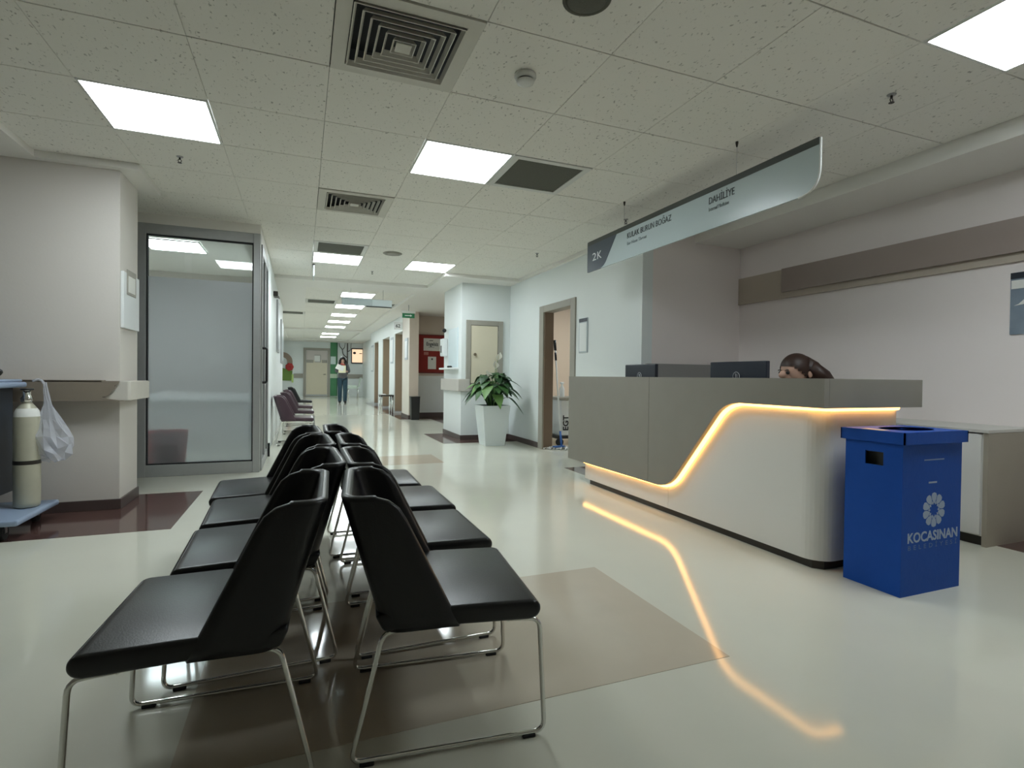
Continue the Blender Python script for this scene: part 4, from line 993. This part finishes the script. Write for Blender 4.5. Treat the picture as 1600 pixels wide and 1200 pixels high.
# ------------------------------------------------------------------ people
def skin_mesh(name, pts, edges, mat, parent, sub=2):
    me = bpy.data.meshes.new(name); me.from_pydata([p[:3] for p in pts], edges, []); me.materials.append(mat)
    o = bpy.data.objects.new(name, me); COL.objects.link(o); o.parent = parent; ORG[o] = Vector((0, 0, 0))
    m = o.modifiers.new('skin', 'SKIN'); m.use_smooth_shade = True
    if not me.skin_vertices: raise RuntimeError('no skin layer')
    for i, p in enumerate(pts):
        r = p[3]; me.skin_vertices[0].data[i].radius = (r, p[4] if len(p) > 4 else r); me.skin_vertices[0].data[i].use_root = (i == 0)
    s = o.modifiers.new('sub', 'SUBSURF'); s.levels = sub; s.render_levels = sub
    return o
def hand(pts, edges, wi, wrist, d, side):
    """palm, four unequal fingers, thumb from the side of the palm; d = pointing direction, side = thumb side"""
    wv = Vector(wrist); d = Vector(d).normalized(); side = Vector(side); side = (side - d * side.dot(d)).normalized(); nrm = d.cross(side)
    def add(v, r): pts.append((v.x, v.y, v.z, r)); return len(pts) - 1
    pm = add(wv + d * .055, .022); edges.append((wi, pm))
    for off, L in ((.024, .062), (.008, .072), (-.008, .066), (-.024, .052)):
        k = add(wv + d * .092 + side * off, .0095); m = add(wv + d * (.092 + L * .5) + side * off * 1.1 + nrm * .008, .0085); e = add(wv + d * (.092 + L * .85) + side * off * 1.1 + nrm * .028, .007)
        edges += [(pm, k), (k, m), (m, e)]
    a = add(wv + d * .045 + side * .034, .011); b = add(wv + d * .075 + side * .048 + nrm * .012, .009)
    edges += [(pm, a), (a, b)]
def face(parent, c, fwd, scale, mats):
    """eyes, brows, mouth on a head centred at c looking along fwd"""
    c = Vector(c); f_ = Vector(fwd).normalized(); up = Vector((0, 0, 1)); s = up.cross(f_).normalized(); up = f_.cross(s)
    for sg in (-1, 1):
        bm = NB(); ball(bm, c + f_ * .088 * scale + s * sg * .030 * scale + up * .005, .011 * scale, u=10, v=8); part('eye', bm, HAIRK, parent)
        bm = NB(); tube(bm, [c + f_ * .090 * scale + s * sg * (.018 + .012 * k) * scale + up * (.024 + .003 * (k == 1)) for k in range(3)], .003 * scale, 5); part('brow', bm, HAIRK, parent)
    bm = NB(); tube(bm, [c + f_ * .088 * scale + s * q * .02 * scale - up * .052 * scale for q in (-1, 0, 1)], .005 * scale, 6); part('mouth', bm, M('lips', (.45, .16, .13), .5), parent)

# walking woman
t = thing('person', 'person with long dark hair in grey sweater and jeans carrying papers in the corridor', 'person', (1.315, 19.386, 0), 0.06)
ORG[t] = Vector((0, 0, 0))
P = [(0, 0, .90, .10, .075), (0, 0, 1.03, .10, .075), (0, 0, 1.20, .135, .10), (0, 0, 1.33, .075), (0, -.005, 1.39, .046), (0, -.012, 1.455, .078), (0, -.012, 1.53, .072), (0, -.10, 1.455, .016),
     (.082, 0, .84, .085), (.085, -.05, .47, .056), (.08, -.02, .09, .038), (.085, -.13, .035, .032),
     (-.082, 0, .84, .085), (-.085, .02, .47, .056), (-.08, .08, .10, .038), (-.085, -.03, .035, .032),
     (.165, 0, 1.30, .052), (.215, .02, 1.08, .042), (.10, -.19, 1.10, .028), (-.165, 0, 1.30, .052), (-.215, .02, 1.08, .042), (-.10, -.20, 1.14, .028)]
E_ = [(0, 1), (1, 2), (2, 3), (3, 4), (4, 5), (5, 6), (5, 7), (0, 8), (8, 9), (9, 10), (10, 11), (0, 12), (12, 13), (13, 14), (14, 15), (2, 16), (16, 17), (17, 18), (2, 19), (19, 20), (20, 21)]
hand(P, E_, 18, P[18][:3], (-.8, -.3, .1), (0, 0, 1)); hand(P, E_, 21, P[21][:3], (.8, -.3, .0), (0, 0, 1))
body = skin_mesh('body', P, E_, SKIN, t)
g_ = [(0, 0, .77, .172, .138), (0, 0, .95, .165, .13), (0, 0, 1.03, .15, .12), (0, 0, 1.20, .155, .12), (0, 0, 1.33, .085), (.165, 0, 1.30, .068), (.215, .02, 1.08, .058), (.125, -.15, 1.095, .044), (-.165, 0, 1.30, .068), (-.215, .02, 1.08, .058), (-.125, -.16, 1.13, .044)]
skin_mesh('sweater', g_, [(0, 1), (1, 2), (2, 3), (3, 4), (3, 5), (5, 6), (6, 7), (3, 8), (8, 9), (9, 10)], SWEATER, t)
j_ = [(0, 0, .98, .155, .125), (.082, 0, .83, .105), (.085, -.05, .47, .080), (.08, -.03, .02, .068), (-.082, 0, .83, .105), (-.085, .02, .47, .080), (-.08, .06, .02, .068)]
skin_mesh('jeans', j_, [(0, 1), (1, 2), (2, 3), (0, 4), (4, 5), (5, 6)], JEANS, t)
for x, y in ((.085, -.07), (-.085, .03)):
    bm = NB(); ball(bm, (x, y, .045), .05, .95, 2.5, .9); part('shoe', bm, BLACK, t)
part('scarf', tube(NB(), [(.075 * math.cos(a), -.01 + .075 * math.sin(a), 1.335 + .02 * math.sin(2 * a)) for a in [2 * PI * k / 16 for k in range(16)]], .032, 8, closed=True), SCARF, t)
bm = NB(); ball(bm, (0, .02, 1.50), .105, .98, 1.0, 1.05)
for f_ in [f for f in bm.faces if f.calc_center_median().y < -.035 and f.calc_center_median().z < 1.545]: bm.faces.remove(f_)
for sg in (-1, 1): tube(bm, [(sg * .085, -.005, 1.50), (sg * .10, -.02, 1.38), (sg * .115, -.06, 1.25), (sg * .11, -.08, 1.14)], [.035, .045, .045, .02], 8)
tube(bm, [(0, .08, 1.50), (0, .10, 1.36), (0, .11, 1.20)], [.08, .085, .05], 10)
part('hair', bm, HAIRK, t)
face(t, (0, -.012, 1.475), (0, -1, 0), .9, None)
pa = thing('paper_folder', 'cream papers held against the chest of the walking person', 'papers', (1.285, 19.10, 1.12))
part('sheet', B(1.16, 1.40, 19.105, 19.118, 1.05, 1.30), M('paper_cream', (.80, .78, .55), .7), pa)
part('sheet', prism(NB(), [(1.05, 1.20), (1.30, 1.10), (1.36, 1.25), (1.13, 1.36)], 'y', 19.09, 19.098), PAPER, pa)

# receptionist: seated, facing the monitor, head bowed
t = thing('person', 'person with brown hair bending over behind the reception desk', 'person', (3.42, 2.80, 0), 0)
ORG[t] = Vector((0, 0, 0))
# local frame: facing -x
P = [(0, 0, .53, .13, .14), (0, 0, .66, .11, .13), (-.05, 0, .82, .12, .15), (-.09, 0, .92, .07), (-.12, .012, .965, .048), (-.155, .015, 1.04, .088), (-.140, .015, 1.09, .080), (-.268, .05, 1.02, .013),
     (-.06, .09, .50, .085), (-.42, .10, .49, .06), (-.40, .10, .09, .04), (-.50, .10, .035, .035), (-.06, -.09, .50, .085), (-.42, -.10, .49, .06), (-.40, -.10, .09, .04), (-.50, -.10, .035, .035),
     (-.06, .18, .88, .052), (-.10, .235, .72, .042), (-.33, .18, .765, .028), (-.06, -.18, .88, .052), (-.10, -.235, .72, .042), (-.33, -.18, .765, .028), (-.235, .02, .985, .03)]
E_ = [(0, 1), (1, 2), (2, 3), (3, 4), (4, 5), (5, 6), (5, 7), (5, 22), (0, 8), (8, 9), (9, 10), (10, 11), (0, 12), (12, 13), (13, 14), (14, 15), (2, 16), (16, 17), (17, 18), (2, 19), (19, 20), (20, 21)]
hand(P, E_, 18, P[18][:3], (-1, -.1, 0), (0, -1, 0)); hand(P, E_, 21, P[21][:3], (-1, .1, 0), (0, 1, 0))
skin_mesh('body', P, E_, SKIN, t)
g_ = [(0, 0, .52, .15, .16), (0, 0, .66, .13, .15), (-.05, 0, .82, .14, .165), (-.085, 0, .905, .085), (-.06, .18, .88, .068), (-.10, .235, .72, .058), (-.27, .19, .755, .045), (-.06, -.18, .88, .068), (-.10, -.235, .72, .058), (-.27, -.19, .755, .045)]
skin_mesh('tunic', g_, [(0, 1), (1, 2), (2, 3), (2, 4), (4, 5), (5, 6), (2, 7), (7, 8), (8, 9)], UNIFORM, t)
j_ = [(0, 0, .52, .15, .16), (-.06, .09, .50, .10), (-.42, .10, .49, .078), (-.40, .10, .12, .06), (-.06, -.09, .50, .10), (-.42, -.10, .49, .078), (-.40, -.10, .12, .06)]
skin_mesh('trousers', j_, [(0, 1), (1, 2), (2, 3), (0, 4), (4, 5), (5, 6)], UNIFORM, t)
for y in (.10, -.10):
    bm = NB(); ball(bm, (-.45, y, .045), .05, 2.3, .95, .9); part('shoe', bm, BLACK, t)
HC = Vector((-.140, .015, 1.066))
part('face', ball(NB(), HC, .100, 1.08, .90, 1.05, 20, 14), SKIN, t)
bm = NB(); ball(bm, HC + Vector((.004, 0, .005)), .107, 1.08, .92, 1.05, 28, 20)
dead = [f for f in bm.faces if (lambda r: r.x * .75 + r.z < -.050 and r.x < .02)(f.calc_center_median() - HC)]
bmesh.ops.delete(bm, geom=dead, context='FACES')
tube(bm, [(-.12, .0, 1.085), (-.04, -.01, 1.055), (.04, -.02, 1.0), (.11, -.03, .92), (.15, -.03, .78)], [.09, .085, .075, .06, .02], 14)
tube(bm, [(-.10, -.07, 1.09), (-.02, -.10, 1.02), (.05, -.12, .93), (.08, -.12, .82)], [.045, .055, .05, .015], 10)
part('hair', bm, HAIRB, t, smooth=True)
face(t, HC, (-1, .12, -.30), 1.17, None)
bm = NB(); ball(bm, (-.115, -.080, 1.035), .02, 1, .45, 1.4); part('ear', bm, SKIN, t)
t = thing('office_chair', 'dark office chair under the receptionist behind the desk', 'chair', (3.42, 2.80, 0))
part('seat', B(3.20, 3.66, 2.57, 3.03, .36, .43, bev=.02), UNIFORM, t); part('backrest', B(3.64, 3.70, 2.60, 3.0, .52, .92, bev=.02), UNIFORM, t)
part('post', tube(NB(), [(3.43, 2.80, .08), (3.43, 2.80, .36)], .025, 10), STEEL, t); part('back_bar', tube(NB(), fillet([(3.5, 2.8, .37), (3.69, 2.8, .38), (3.69, 2.8, .6)], .05), .015, 8), STEEL, t)
for k in range(5):
    a = 2 * PI * k / 5; e = Vector((3.43 + .24 * math.cos(a), 2.80 + .24 * math.sin(a), .07))
    lg = part('base_arm', tube(NB(), [(3.43, 2.80, .10), e], [.022, .014], 8), BLACK, t); part('caster', ball(NB(), (e.x, e.y, .03), .03), BLACK, lg)
